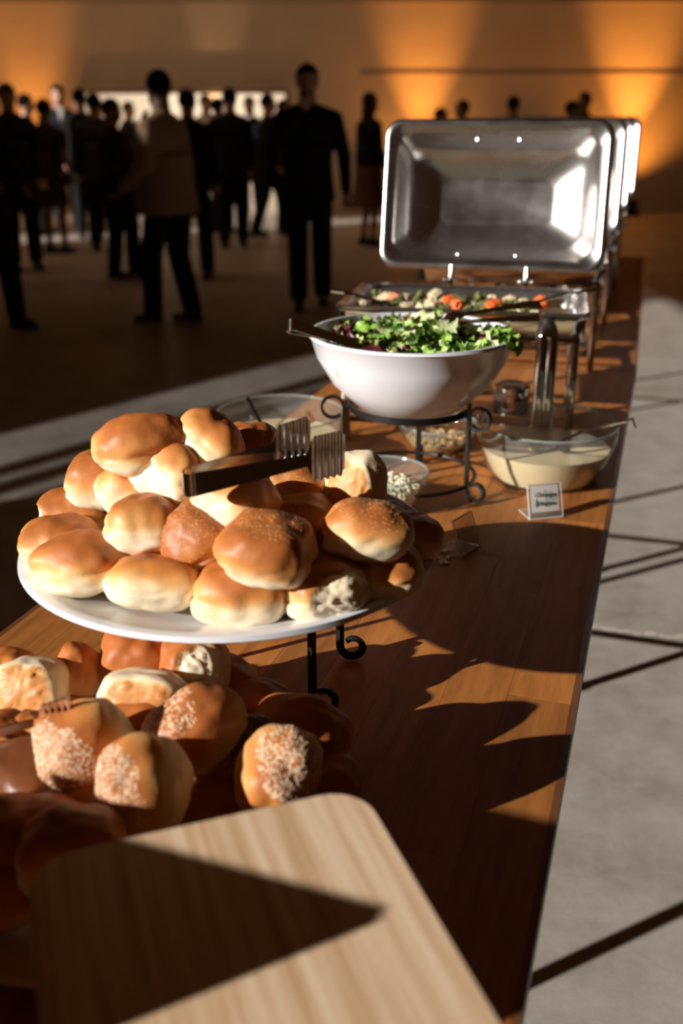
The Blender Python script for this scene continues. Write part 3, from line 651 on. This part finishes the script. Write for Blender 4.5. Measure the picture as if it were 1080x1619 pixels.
# ------------------------------------------------------------------ card holders
def holder(label, px, py, rz, card, back=.05, wd=.062, ht=.062):
    p = at(px, py, TH); e = empty('card_holder', (p.x, p.y, TH), rz); tag(e, label, 'sign', 'clear acrylic card holders')
    tl = R(20); v = Vector((0, sin(tl), cos(tl))); t = .0022; Rt = Matrix.Rotation(-tl, 3, 'X')
    MB().box((0, back / 2, .0012), (wd, back, t), bev=.0006).build('foot_panel', M['acrylic'], e)
    c = v * ht / 2 + Vector((0, 0, .0025)); MB().box(c, (wd, t, ht), Rt, bev=.0006).build('front_panel', M['acrylic'], e)
    c2 = c + Vector((0, .0045, 0)); MB().box(c2, (wd, .0015, ht), Rt).build('rear_panel', M['acrylic'], e)
    eg = MB(); x = wd / 2
    for s in (-1, 1): eg.tube([(s * x, 0, .002), Vector((s * x, 0, .002)) + v * ht], .0011, 6); eg.tube([(s * x, 0, .0015), (s * x, back, .0015)], .0009, 6)
    eg.tube([(-x, 0, .0015), (x, 0, .0015)], .0013, 6); eg.tube([Vector((-x, 0, .002)) + v * ht, Vector((x, 0, .002)) + v * ht], .0012, 6); eg.tube([(-x, back, .0015), (x, back, .0015)], .0009, 6)
    eg.build('painted_edge_gleam', M['acrylic_edge_gleam'], e)
    if card:
        cc = c + Vector((0, .0022, .003)); MB().box(cc, (wd - .012, .0006, ht - .014), Rt).build('card', M['paper'], e)
        def on(u, w_, o=.0018): return cc + Vector((u, 0, 0)) + v * w_ + Vector((0, -1, 0)) * cos(tl) * .0006 * o / .0018 + Vector((0, 0, .0001))
        def blob(name, cu, cw, ru, rw, m_, sd, off_):
            n = 28; pts = []
            for k in range(n):
                a = 2 * pi * k / n; rr = 1 + .22 * sin(3 * a + sd) + .12 * sin(5 * a + 2 * sd); pts.append(on(cu + ru * rr * cos(a), cw + rw * rr * sin(a), off_))
            mb = MB(); mb.add([on(cu, cw, off_)] + pts, [(0, 1 + k, 1 + (k + 1) % n) for k in range(n)]); mb.build(name, m_, e, smooth=False)
        blob('watercolour_wash', .009, .001, .0125, .015, M['wash'], 1, .0014); blob('watercolour_leaf', -.016, -.008, .0035, .007, M['wash2'], 3, .0016)
        for txt, w_, u_ in (('Champagne', .0075, .001), ('Vinaigrette', -.0085, .002)):
            cu = D.curves.new('lettering', 'FONT'); cu.body = txt; cu.size = .0108; cu.shear = .5; cu.align_x = 'CENTER'; cu.align_y = 'CENTER'; cu.extrude = .00005; cu.space_character = .84; cu.offset = .00012
            to = D.objects.new('lettering', cu); COL.objects.link(to); dg = bpy.context.evaluated_depsgraph_get()
            me = D.meshes.new_from_object(to.evaluated_get(dg)); D.objects.remove(to); me.materials.clear(); me.materials.append(M['ink'])
            to = D.objects.new('lettering', me); COL.objects.link(to); to.parent = e; to.location = on(u_, w_, .004); to.rotation_euler = (pi / 2 - tl, .05, 0)
    return e
holder('acrylic card holder with a handwritten Champagne Vinaigrette card before the right bowl', 864, 820, R(14), True, wd=.066, ht=.062)
holder('empty clear acrylic card holder standing askew left of the vinaigrette card', 745, 873, R(52), False, wd=.060, ht=.062)

# ------------------------------------------------------------------ chafing dishes
def rrect(hw, hh, r, n=6):
    pts = []
    for (cx, cy, a0) in ((hw - r, hh - r, 0), (-hw + r, hh - r, pi / 2), (-hw + r, -hh + r, pi), (hw - r, -hh + r, 1.5 * pi)):
        for i in range(n + 1): a = a0 + i * pi / 2 / n; pts.append((cx + r * cos(a), cy + r * sin(a)))
    return pts
def loft(rings, xf, capend=True):
    mb = MB(); vs = []; n = None
    for (hw, hh, r, dep) in rings:
        pts = rrect(hw, hh, r); n = len(pts); vs += [xf(u, v_, dep) for u, v_ in pts]
    fs = [(i * n + k, i * n + (k + 1) % n, (i + 1) * n + (k + 1) % n, (i + 1) * n + k) for i in range(len(rings) - 1) for k in range(n)]
    if capend: fs.append(tuple((len(rings) - 1) * n + k for k in range(n)))
    return mb.add(vs, fs)
def thick(rings, t):
    """open shell with real thickness: inner rings then outer rings back"""
    return rings + [(hw + t, hh + t, r + t, d + (t if i == len(rings) - 1 else 0) * 1.0) for i, (hw, hh, r, d) in list(enumerate(rings))[::-1]]
cd = empty('chafing_dish', (-.012, 2.158, TH), -R(11.9))
tag(cd, 'nearest silver chafing dish, lid raised wide open, roast vegetables inside', 'chafing dish', 'row of open silver chafing dishes')
CW, CD_ = .53, .325
mb = MB()
for x in (.02, CW - .02):
    for y in (.02, CD_ - .02): mb.box((x, y, .145), (.018, .018, .29), bev=.003)
mb.box((CW / 2, .02, .275), (CW - .04, .012, .02)).box((CW / 2, CD_ - .02, .275), (CW - .04, .012, .02)).box((.02, CD_ / 2, .275), (.012, CD_ - .04, .02)).box((CW - .02, CD_ / 2, .275), (.012, CD_ - .04, .02))
mb.box((CW / 2, .02, .05), (CW - .04, .008, .012)).box((CW / 2, CD_ - .02, .05), (CW - .04, .008, .012)).box((.02, CD_ / 2, .05), (.008, CD_ - .04, .012)).box((CW - .02, CD_ / 2, .05), (.008, CD_ - .04, .012)).box((CW / 2, CD_ / 2, .05), (CW - .04, .10, .003))
mb.build('frame', M['steel'], cd)
c0 = (CW / 2, CD_ / 2)
XF = lambda u, v_, d: Vector((c0[0] + u, c0[1] + v_, d))
loft([(.262, .160, .03, .298), (.250, .148, .03, .296), (.248, .146, .03, .255), (.240, .138, .03, .245)] , XF).build('water_pan', M['steel'], cd)
loft([(.252, .150, .03, .242), (.262, .160, .03, .247), (.264, .162, .03, .29), (.27, .168, .03, .299)], XF, False).build('water_pan_skin', M['steel'], cd)
loft([(.268, .166, .028, .300), (.270, .168, .028, .304), (.266, .164, .028, .308), (.252, .150, .03, .306), (.246, .144, .032, .300), (.236, .134, .035, .262), (.225, .123, .035, .258)], XF).build('food_pan', M['lid_steel'], cd)
LT = R(14); hz = .335; LC = Vector((c0[0] + .035, CD_ + .035, hz))
def XL(u, v_, d):
    up = Vector((0, sin(LT), cos(LT))); bk_ = Vector((0, cos(LT), -sin(LT))); return LC + Vector((u, 0, 0)) + up * (v_ + .178) + bk_ * d
inner = [(.266, .172, .036, .004), (.268, .174, .037, -.003), (.264, .170, .036, -.007), (.256, .162, .034, -.006), (.250, .156, .034, -.001), (.243, .149, .036, .003), (.237, .143, .045, .012), (.226, .132, .055, .050), (.205, .112, .055, .072), (.145, .060, .03, .098), (.135, .052, .025, .100)]
lid = loft(inner, XL); n_ = lid
lo = lid.build('lid', M['lid_steel'], cd, angle=None)
sm = lo.modifiers.new('thickness', 'SOLIDIFY'); sm.thickness = .0012; sm.offset = 1
for x in (-.09, .09):
    MB().tube([XL(x, -.19, -.004), XL(x, -.165, -.004)], .006, 8).ell(XL(x, -.195, -.002), (.010, .010, .010)).ell(XL(x + .014, -.20, -.006), (.007, .007, .007)).ell(XL(x - .014, -.20, -.006), (.007, .007, .007)).tube([XL(x, -.195, 0), (LC.x + x, CD_ + .005, .285)], .006, 8).build('hinge', M['steel'], cd)
for (x, y) in ((-.05, .135), (.05, .135), (-.08, -.135), (.06, -.135)): MB().ell(XL(x, y * 1.0, .028), (.005, .006, .005), None, 1).build('rivet', M['steel'], lo)
mb = MB().tube([XL(-.06, .15, .03), XL(-.06, .165, .06), XL(.06, .165, .06), XL(.06, .15, .03)], .006, 8); mb.build('lid_handle', M['steel'], lo)
for x in (.15, .38):
    MB().lathe([(0, 0), (.04, 0), (.042, .004), (.042, .055), (.036, .06), (.03, .058), (0, .058)], 28, (x, CD_ / 2, .053)).build('fuel_can', M['steel'], cd)
def spoon(label, px, py, z, px2, py2, z2):
    p = at(px, py, TH + z); q_ = at(px2, py2, TH + z2); e = empty('serving_spoon', p); tag(e, label, 'spoon', 'spoons on the chafing dishes'); dv = q_ - p
    MB().tube([Vector((0, 0, 0)), dv * .4 + Vector((0, 0, .004)), dv * .8, dv * .9], [.005, .0045, .004, .004], 8).build('handle', M['steel'], e)
    MB().ell(dv, (.028, .022, .006), Matrix.Rotation(math.atan2(dv.y, dv.x), 3, 'Z'), 2).build('spoon_bowl', M['steel'], e)
spoon('steel spoon handle sticking out to the right of the nearest chafing dish', 945, 457, .325, 835, 480, .300)
spoon('steel spoon handle sticking out to the left of the nearest chafing dish', 524, 459, .325, 600, 478, .300)
T1 = Vector((sin(R(17.6)), cos(R(17.6)), 0))
l2 = ['second chafing dish in the row, half hidden behind the nearest lid', 'third chafing dish in the row, its right edge glinting in the sun', 'last chafing dish at the far end of the row']
for k in (1, 2, 3):
    c = copy_tree(cd); c.location = Vector(cd.location) + T1 * (.76 * k + .02) + Vector((-.012 * k, 0, 0)); c['label'] = l2[k - 1]; c.rotation_euler.z = -R(11.9) - R(.5) * k
spoon('steel spoon handle beside the second chafing dish', 962, 393, .325, 925, 408, .305)
spoon('steel spoon handle beside the third chafing dish, furthest up', 994, 355, .325, 962, 372, .305)
# vegetables in the nearest dish
vm = {'carrot': plain('carrot', (.85, .16, .03), .5), 'broccoli': plain('broccoli', (.16, .17, .05), .8, 0, .35, 90, .6), 'potato': plain('potato', (.74, .62, .40), .6, 0, .2, 50)}
rn = random.Random(5)
def lump(seed, kind):
    mb = MB(); r_ = random.Random(seed)
    if kind == 'broccoli':
        for k in range(7): mb.ell((r_.uniform(-.011, .011), r_.uniform(-.011, .011), r_.uniform(.0, .010)), (.009, .009, .008), None, 1)
        mb.tube([(0, 0, 0), (.004, -.004, -.016)], [.006, .005], 6)
    else:
        bm = bmesh.new(); bmesh.ops.create_cube(bm, size=1); bmesh.ops.bevel(bm, geom=bm.edges[:], offset=.2, segments=2, affect='EDGES')
        bm.verts.index_update(); s = (.034, .022, .018) if kind == 'carrot' else (.034, .028, .022)
        mb.add([Vector((v.co.x * s[0], v.co.y * s[1], v.co.z * s[2])) * (1 + .2 * noise.noise(v.co * 2 + Vector((seed, 0, 0)))) for v in bm.verts], [[v.index for v in f.verts] for f in bm.faces]); bm.free()
    return mb.mesh(kind, vm[kind])
VL = {k: [lump(i, k) for i in range(3)] for k in vm}
VLAB = {'broccoli': 'browned broccoli floret among the roast vegetables', 'potato': 'pale potato chunk among the roast vegetables'}
def veg(kind, x, y, z, label, sc=1):
    o = D.objects.new(kind + ('_floret' if kind == 'broccoli' else '_chunk'), rn.choice(VL[kind])); COL.objects.link(o)
    o.location = cd.matrix_basis @ Vector((x, y, z)); o.scale = (sc,) * 3
    o.rotation_euler = (rn.uniform(-.6, .6), rn.uniform(-.6, .6), rn.uniform(0, 6)); tag(o, label, 'vegetable', kind + ' pieces in the nearest chafing dish')
carrots = [(.10, .20, 'leftmost of the orange carrot chunks in the nearest dish'), (.225, .19, 'orange carrot chunk beside the left hinge of the nearest dish'), (.255, .12, 'orange carrot chunk in the middle, nearer the front of the dish'), (.33, .15, 'big orange carrot chunk right of the middle of the nearest dish'), (.43, .21, 'rightmost orange carrot chunk, near the spoon')]
for x, y, lb in carrots: veg('carrot', x, y, .292, lb, 1.25)
for i in range(12):
    for j in range(6):
        x = .045 + i * .034 + rn.uniform(-.01, .01); y = .05 + j * .042 + rn.uniform(-.01, .01)
        if any(abs(x - a) < .026 and abs(y - b) < .024 for a, b, _ in carrots): continue
        kind = rn.choice(['broccoli', 'potato', 'potato', 'broccoli', 'broccoli']); veg(kind, x, y, .278 + rn.uniform(-.003, .012), VLAB[kind])
loft([(.230, .128, .035, .261), (.236, .134, .035, .268)], XF).build('sauce', plain('vegetable_sauce', (.3, .2, .08), .4), cd)

# ------------------------------------------------------------------ wooden board in front and the unseen screen added to shade it
TRc = Vector((.0172, .701, 0)); ub = Vector((-cos(R(19.4)), -sin(R(19.4)), 0)); vb = Vector((sin(R(19.4)), -cos(R(19.4)), 0))
e = empty('serving_board', TRc + ub * .1375 + vb * .2 + Vector((0, 0, TH)), -R(-19.4) + pi); tag(e, 'pale ash board with rounded corners standing high in the foreground', 'board')
mb = MB(); BT = .160
def XB(u, v_, d): return Vector((u, v_, d))
rg = [(.1345, .197, .035, .1425), (.1375, .20, .038, .145), (.1375, .20, .038, .1575), (.1350, .1975, .036, .160)]
m_ = loft(rg, XB); n = len(rrect(.1, .1, .02)); m_.f.append(tuple(range(n))[::-1]); m_.build('board', M['board'], e)
for y in (.15,):
    MB().box((0, y, .0715), (.20, .06, .142), bev=.004).build('riser', M['crate'], e)
MB().box((0, .085, .125), (.19, .02, .03), bev=.003).build('riser_rail', M['crate'], e)
cc = Vector((-.47, .295, 0)); cu_ = Vector((-cos(R(20)), sin(R(20)), 0)); cv = Vector((-sin(R(20)), -cos(R(20)), 0))
e = empty('shadow_screen', cc + cu_ * .23 + cv * .01 + Vector((0, 0, TH + .001)), -R(20) + pi); tag(e, 'unseen slatted wooden screen added at the near left to cast shadow', 'screen')
for k in range(4): MB().box((0, 0, .045 + k * .09), (.46, .016, .0895)).build('slat', M['crate'], e, smooth=False)
for s_ in (-.15, .15): MB().box((s_, 0, .012), (.03, .14, .024), bev=.003).build('foot', M['crate'], e)

# ------------------------------------------------------------------ people
def cloth(name, col, rough=.85): return plain(name, col, rough, 0, .15, 30, .1, .2)
PM = {'black': cloth('black_cloth', (.010, .009, .009)), 'tan': cloth('grey_tan_wool', (.32, .21, .12)), 'navy': cloth('navy_cloth', (.018, .018, .026)), 'brown': cloth('dark_brown_cloth', (.04, .018, .010)),
      'grey': cloth('charcoal_cloth', (.035, .03, .027)), 'rust': cloth('rust_skirt', (.16, .07, .03)), 'white': cloth('white_shirt', (.7, .68, .66)), 'olive': cloth('dark_olive_cloth', (.03, .026, .014))}
skin = [plain('skin_light', (.52, .28, .19), .5), plain('skin_tan', (.34, .17, .10), .5), plain('skin_deep', (.11, .05, .03), .45)]
hairm = {'black': plain('black_hair', (.008, .006, .005), .9, spec=.1), 'brown': plain('brown_hair', (.05, .025, .012), .9, spec=.1)}
shoem = {'black': plain('black_leather', (.01, .009, .008), .35), 'white': plain('white_sole', (.6, .55, .5), .5)}
eyem = plain('dark_eye', (.02, .015, .012), .2)
PDEF = dict(H=1.75, arms=(((-.225, -.01, 1.12), (-.215, -.12, .90)), ((.225, -.01, 1.12), (.215, -.12, .90))), feet=((-.11, .0), (.11, .0)), garment='suit', top='black', low='black', hair='short', hc='black', sk=0, shoe='black', head=0.0, vox=.016, wide=1.12)
def person(label, x, y, face, **kw):
    """face: direction the person looks, degrees, 0 = toward the camera, 90 = to the picture's right"""
    P = dict(PDEF); P.update(kw); s = P['H'] / 1.75
    e = empty('person', (x, y, 0), R(face)); tag(e, label, 'person', P.get('group', 'guests in the hall'))
    e.scale = (s, s, s)
    far = P['vox']
    hc = Vector((0, -.02, 1.622)); hr = Matrix.Rotation(R(P['head']), 3, 'Z')
    b = MB(); wd = P['wide']
    b.ell(hc + Vector((0, .012, .018)), (.081, .100, .106), hr); b.ell(hc + hr @ Vector((0, -.028, -.045)), (.056, .062, .068), hr)
    b.ell(hc + hr @ Vector((0, -.093, -.018)), (.013, .020, .022), hr, 1); b.ell(hc + hr @ Vector((0, -.083, -.058)), (.024, .012, .010), hr, 1)
    for sx in (-1, 1): b.ell(hc + hr @ Vector((sx * .077, .0, -.012)), (.012, .02, .03), hr, 1)
    b.cap((0, .005, 1.42), (0, -.005, 1.56), .070, .062)
    b.ell((0, 0, 1.30), (.150 * wd, .10, .17)); b.ell((0, 0, 1.08), (.13 * wd, .09, .17)); b.ell((0, 0, .94), (.145 * wd, .10, .12))
    sh = [Vector((-.165 * wd, 0, 1.375)), Vector((.165 * wd, 0, 1.375))]
    hip = [Vector((-.085, 0, .92)), Vector((.085, 0, .92))]; ank = []; knee = []
    for i in (0, 1):
        fx, fy = P['feet'][i]; a_ = Vector((fx, fy, .09)); k_ = (hip[i] + a_) / 2 + Vector((0, -.045, .02)); ank.append(a_); knee.append(k_)
        b.cap(hip[i], k_, .078, .052); b.cap(k_, a_, .052, .036); b.cap(a_ + Vector((0, .02, -.05)), a_ + Vector((0, -.13, -.06)), .034, .024)
        el, wr_ = Vector(P['arms'][i][0]), Vector(P['arms'][i][1])
        b.cap(sh[i], el, .050, .038); b.cap(el, wr_, .038, .025)
        # hand: palm, four unequal fingers, thumb from the side
        dn = (wr_ - el).normalized(); sd = dn.cross(Vector((0, 1, .3))).normalized(); nr = dn.cross(sd)
        if P.get('grip', False) and i == 1: nr = -nr
        pc = wr_ + dn * .05; rot = Matrix((sd, nr, dn)).transposed(); b.ell(pc, (.040, .017, .052), rot, 2)
        for k, ln in enumerate((.062, .074, .068, .052)):
            f0 = wr_ + dn * .085 + sd * (.030 - .020 * k); f1 = f0 + dn * ln * .55 + nr * .010; f2 = f1 + dn * ln * .35 + nr * .028
            b.cap(f0, f1, .0092, .0085); b.cap(f1, f2, .0085, .0075)
        t0 = wr_ + dn * .03 + sd * .034; b.cap(t0, t0 + dn * .04 + sd * .022 + nr * .008, .012, .0095)
    fuse(b, far * .8, 'body', skin[P['sk']], e, 4)
    # hair
    h = MB(); h.ell(hc + hr @ Vector((0, .018, .034)), (.090, .106, .103), hr)
    if P['hair'] == 'long':
        h.ell(hc + hr @ Vector((0, .055, -.08)), (.085, .06, .15), hr); h.ell(hc + hr @ Vector((0, .075, -.19)), (.075, .045, .10), hr)
    elif P['hair'] == 'bun': h.ell(hc + hr @ Vector((0, .11, .05)), (.045, .045, .045), hr)
    if P['hair'] == 'bald': h = None
    if h:
        ho = fuse(h, .012, 'hair', hairm[P['hc']], e, 2)
        # hairline: clear the face
        for v in ho.data.vertices:
            q_ = hr.transposed() @ (v.co - hc)
            if q_.y < -.03 and q_.z < .055: v.co = hc + hr @ Vector((q_.x * .85, q_.y * .55 + .0, q_.z))
    if P.get('beard'):
        bb = MB().ell(hc + hr @ Vector((0, -.034, -.070)), (.054, .056, .045), hr); fuse(bb, .012, 'beard', hairm[P['hc']], e, 2)
    for sx in (-1, 1): MB().ell(hc + hr @ Vector((sx * .030, -.078, .006)), (.012, .008, .007), hr, 1).build('eye', eyem, e)
    g = P['garment']; tm = PM[P['top']]; lmat = PM[P['low']]
    t = MB(); t.ell((0, .0, 1.30), (.178 * wd, .128, .18)); t.ell((0, .0, 1.10), (.158 * wd, .118, .20))
    t.cap((0, .01, 1.42), (0, .005, 1.475), .085, .064)
    
    for i in (0, 1): t.cap((0, .01, 1.43), sh[i], .075, .062)
    for i in (0, 1):
        el, wr_ = Vector(P['arms'][i][0]), Vector(P['arms'][i][1])
        if P.get('bare'): t.cap(sh[i], sh[i].lerp(el, .5), .066, .058)
        else: t.cap(sh[i], el, .064, .054); t.cap(el, wr_, .056, .041)
    if g == 'suit': t.tube([(0, .005, 1.2), (0, .005, 1.0), (0, .008, .80)], [.15 * wd, .152 * wd, .172 * wd], 20); nm = 'jacket'
    elif g == 'dress': t.tube([(0, 0, 1.12), (0, 0, .95), (0, 0, .72), (0, 0, .55)], [.13, .155, .18, .20], 20); nm = 'dress'
    else: t.tube([(0, 0, 1.15), (0, 0, .93)], [.145 * wd, .150 * wd], 20); nm = 'shirt'
    to = fuse(t, far, nm, tm, e, 5)
    if g == 'suit' and not P.get('noshirt'):
        MB().add([(-.035, -.150, 1.44), (.035, -.150, 1.44), (.0, -.152, 1.22), (-.03, -.115, 1.49), (.03, -.115, 1.49)], [(0, 1, 2), (3, 4, 1, 0)]).build('shirt_front', PM[P.get('shirt', 'black')], e)
    if g == 'skirt':
        k = MB().tube([(0, 0, 1.0), (0, 0, .9), (0, 0, .6), (0, 0, P.get('hem', .35))], [.125, .165, .185, .22], 20); fuse(k, far, 'skirt', lmat, e, 4)
    elif g != 'dress':
        k = MB(); k.ell((0, 0, .93), (.160 * wd, .115, .12))
        for i in (0, 1): k.cap(hip[i], knee[i], .104, .084); k.tube([knee[i], ank[i] + Vector((0, 0, -.02))], [.084, .072], 12)
        fuse(k, far, 'trousers', lmat, e, 4)
    for i in (0, 1):
        a_ = ank[i]
        sho = MB(); sho.cap(a_ + Vector((0, .03, -.045)), a_ + Vector((0, -.14, -.055)), .046, .036); sho.cap(a_, a_ + Vector((0, 0, -.04)), .044, .046)
        for q_ in range(len(sho.v)):
            v = sho.v[q_]
            if v[2] < .012: sho.v[q_] = (v[0], v[1], .012)
        so_ = sho.build('shoe', shoem['black'], e)
        MB().box(a_ + Vector((0, -.055, -.078)), (.08, .25, .022), bev=.006).build('sole', shoem[P['shoe']], so_)
    return e
def W(px, py):       # floor position under a pixel
    p = at(px, py, 0); return p.x, p.y
dn = ((-.25, -.02, 1.14), (-.24, -.14, .92)); up_r = ((.27, -.06, 1.16), (.05, -.19, 1.47))
x, y = W(276, 512); person('tall man in a grey tan jacket walking left with his back turned', x, y, -62 - 90 + 40, H=1.73, top='tan', sk=2, feet=((-.07, .13), (.09, -.12)), beard=True, shoe='white', head=-28, wide=1.32, vox=.012, arms=((( -.27, .02, 1.15), (-.22, -.22, 1.02)), ((.27, .03, 1.15), (.24, -.20, .98))))
x, y = W(490, 484); person('broad man in a black suit walking forward with a hand at his mouth', x, y, 4, H=1.80, top='black', sk=0, feet=((-.09, -.10), (.11, .14)), beard=True, wide=1.22, vox=.011, arms=(((-.27, -.16, 1.17), (-.06, -.21, 1.43)), ((.27, .0, 1.12), (.28, -.08, .88))), shoe='black')
x, y = W(20, 520); person('man in black cut off by the left edge, holding a plate', x - .13, y, 60, H=1.70, top='black', feet=((-.10, .10), (.14, -.1)), vox=.014, wide=1.35, sk=1, arms=(((-.26, -.05, 1.15), (-.18, -.30, 1.05)), ((.27, -.04, 1.15), (.12, -.32, 1.02))))
x, y = W(42, 425); person('dark haired guest behind the man cut off at the left', x, y, 30, H=1.72, top='grey', hair='short')
x, y = W(92, 400); person('woman in a short dark dress with bare legs, left group', x, y, 160, H=1.60, top='brown', garment='dress', bare=True, hair='bun', sk=1)
x, y = W(112, 366); person('light haired man in a dark suit and white shirt in the light, left group', x, y, 20, H=1.80, top='navy', shirt='white', hc='brown', sk=0)
x, y = W(145, 378); person('dark haired man in black turned away, right of the man in the light', x, y, 190, H=1.73, top='black', feet=((-.12, .1), (.12, -.1)))
x, y = W(196, 438); person('short haired guest in a dark jumper holding a plate, seen from the side', x, y, 250 - 180, H=1.58, top='brown', garment='top', arms=(((-.26, -.03, 1.12), (-.12, -.30, 1.06)), ((.26, -.03, 1.12), (.12, -.30, 1.06))), sk=1, feet=((-.1, .05), (.1, -.08)))
x, y = W(310, 436); person('black clad guest close behind the man in the tan jacket', x, y, 170, H=1.66, top='black', feet=((-.16, .1), (.18, -.12)), hair='short')
x, y = W(372, 392); person('man in black with his back to us, left of the broad man', x, y, 185, H=1.72, top='black', feet=((-.1, 0), (.12, .05)))
x, y = W(428, 372); person('guest in black reaching sideways behind the broad man', x, y, 90, H=1.68, top='black', feet=((-.1, .2), (.1, -.2)))
x, y = W(582, 388); person('long haired woman in a dark top and rust skirt beside the silver lid', x, y, 120, H=1.68, top='black', low='rust', garment='skirt', hair='long', hc='brown', sk=1, hem=.45)
x, y = W(62, 372); person('guest in black between the left edge and the bare legged woman', x, y, 120, H=1.68, top='black', feet=((-.1, .1), (.1, -.1)))
x, y = W(168, 396); person('dark suited guest just left of the man in the tan jacket, further back', x, y, 200, H=1.66, top='grey')
x, y = W(352, 368); person('guest in black behind the man with his back to us', x, y, 150, H=1.64, top='black')
x, y = W(452, 366); person('guest half hidden behind the broad man, at his left', x, y, 60, H=1.62, top='navy')
# guests whose heads show above the silver lids
for (px, py, H, face, lab, k) in [(690, 372, 1.52, 60, 'short dark haired guest, first head right of the woman in the rust skirt', dict(top='black')),
        (724, 362, 1.62, -80, 'guest in profile, second head above the silver lids', dict(top='brown')),
        (800, 368, 1.66, 200, 'broad shouldered guest in black, middle head above the lids', dict(top='black', wide=1.15)),
        (888, 372, 1.60, 60, 'guest at the right above the lids, partly behind a taller one', dict(top='grey')),
        (908, 358, 1.72, -60, 'tall guest in black furthest right above the lids', dict(top='black'))]:
    x, y = W(px, py); person(lab, x, y, face, H=H, hair='short', sk=1, **k)
# sunlit guests around the far opening
for (px, py, H, face, lab, k) in [(168, 344, 1.66, 60, 'sunlit guest with a pale face between the two dark heads at the left', dict(top='white', hc='brown')),
        (306, 342, 1.62, 60, 'sunlit woman with light hair left of the two facing guests', dict(top='rust', hair='long', hc='brown')),
        (334, 352, 1.70, 40, 'sunlit man in a pale shirt under the glowing lamp', dict(top='white', hc='brown')),
        (400, 350, 1.68, -10, 'sunlit guest facing the camera left of the broad man', dict(top='navy', shirt='white')),
        (215, 340, 1.62, 70, 'sunlit guest half hidden by the man in the tan jacket', dict(top='grey', hc='brown'))]:
    x, y = W(px, py); person(lab, x, y, face, H=H, **k)
# plates in hands
def hand_plate(label, x, y, z, r=.11):
    tag(MB().lathe([(0, 0), (r * .6, 0), (r, .014), (r * .98, .018), (r * .6, .005), (0, .005)], 36).build('plate', M['dark_plate'], loc=(x, y, z)), label, 'plate', 'plates in guests hands')
p = at(14, 325, 0); x, y = W(20, 520); hand_plate('round wooden plate held by the man cut off at the left', x + .0, y - .38, 1.0, .17)
x, y = W(196, 438); hand_plate('plate held by the guest in the dark jumper', x + .3, y - .15, 1.0)
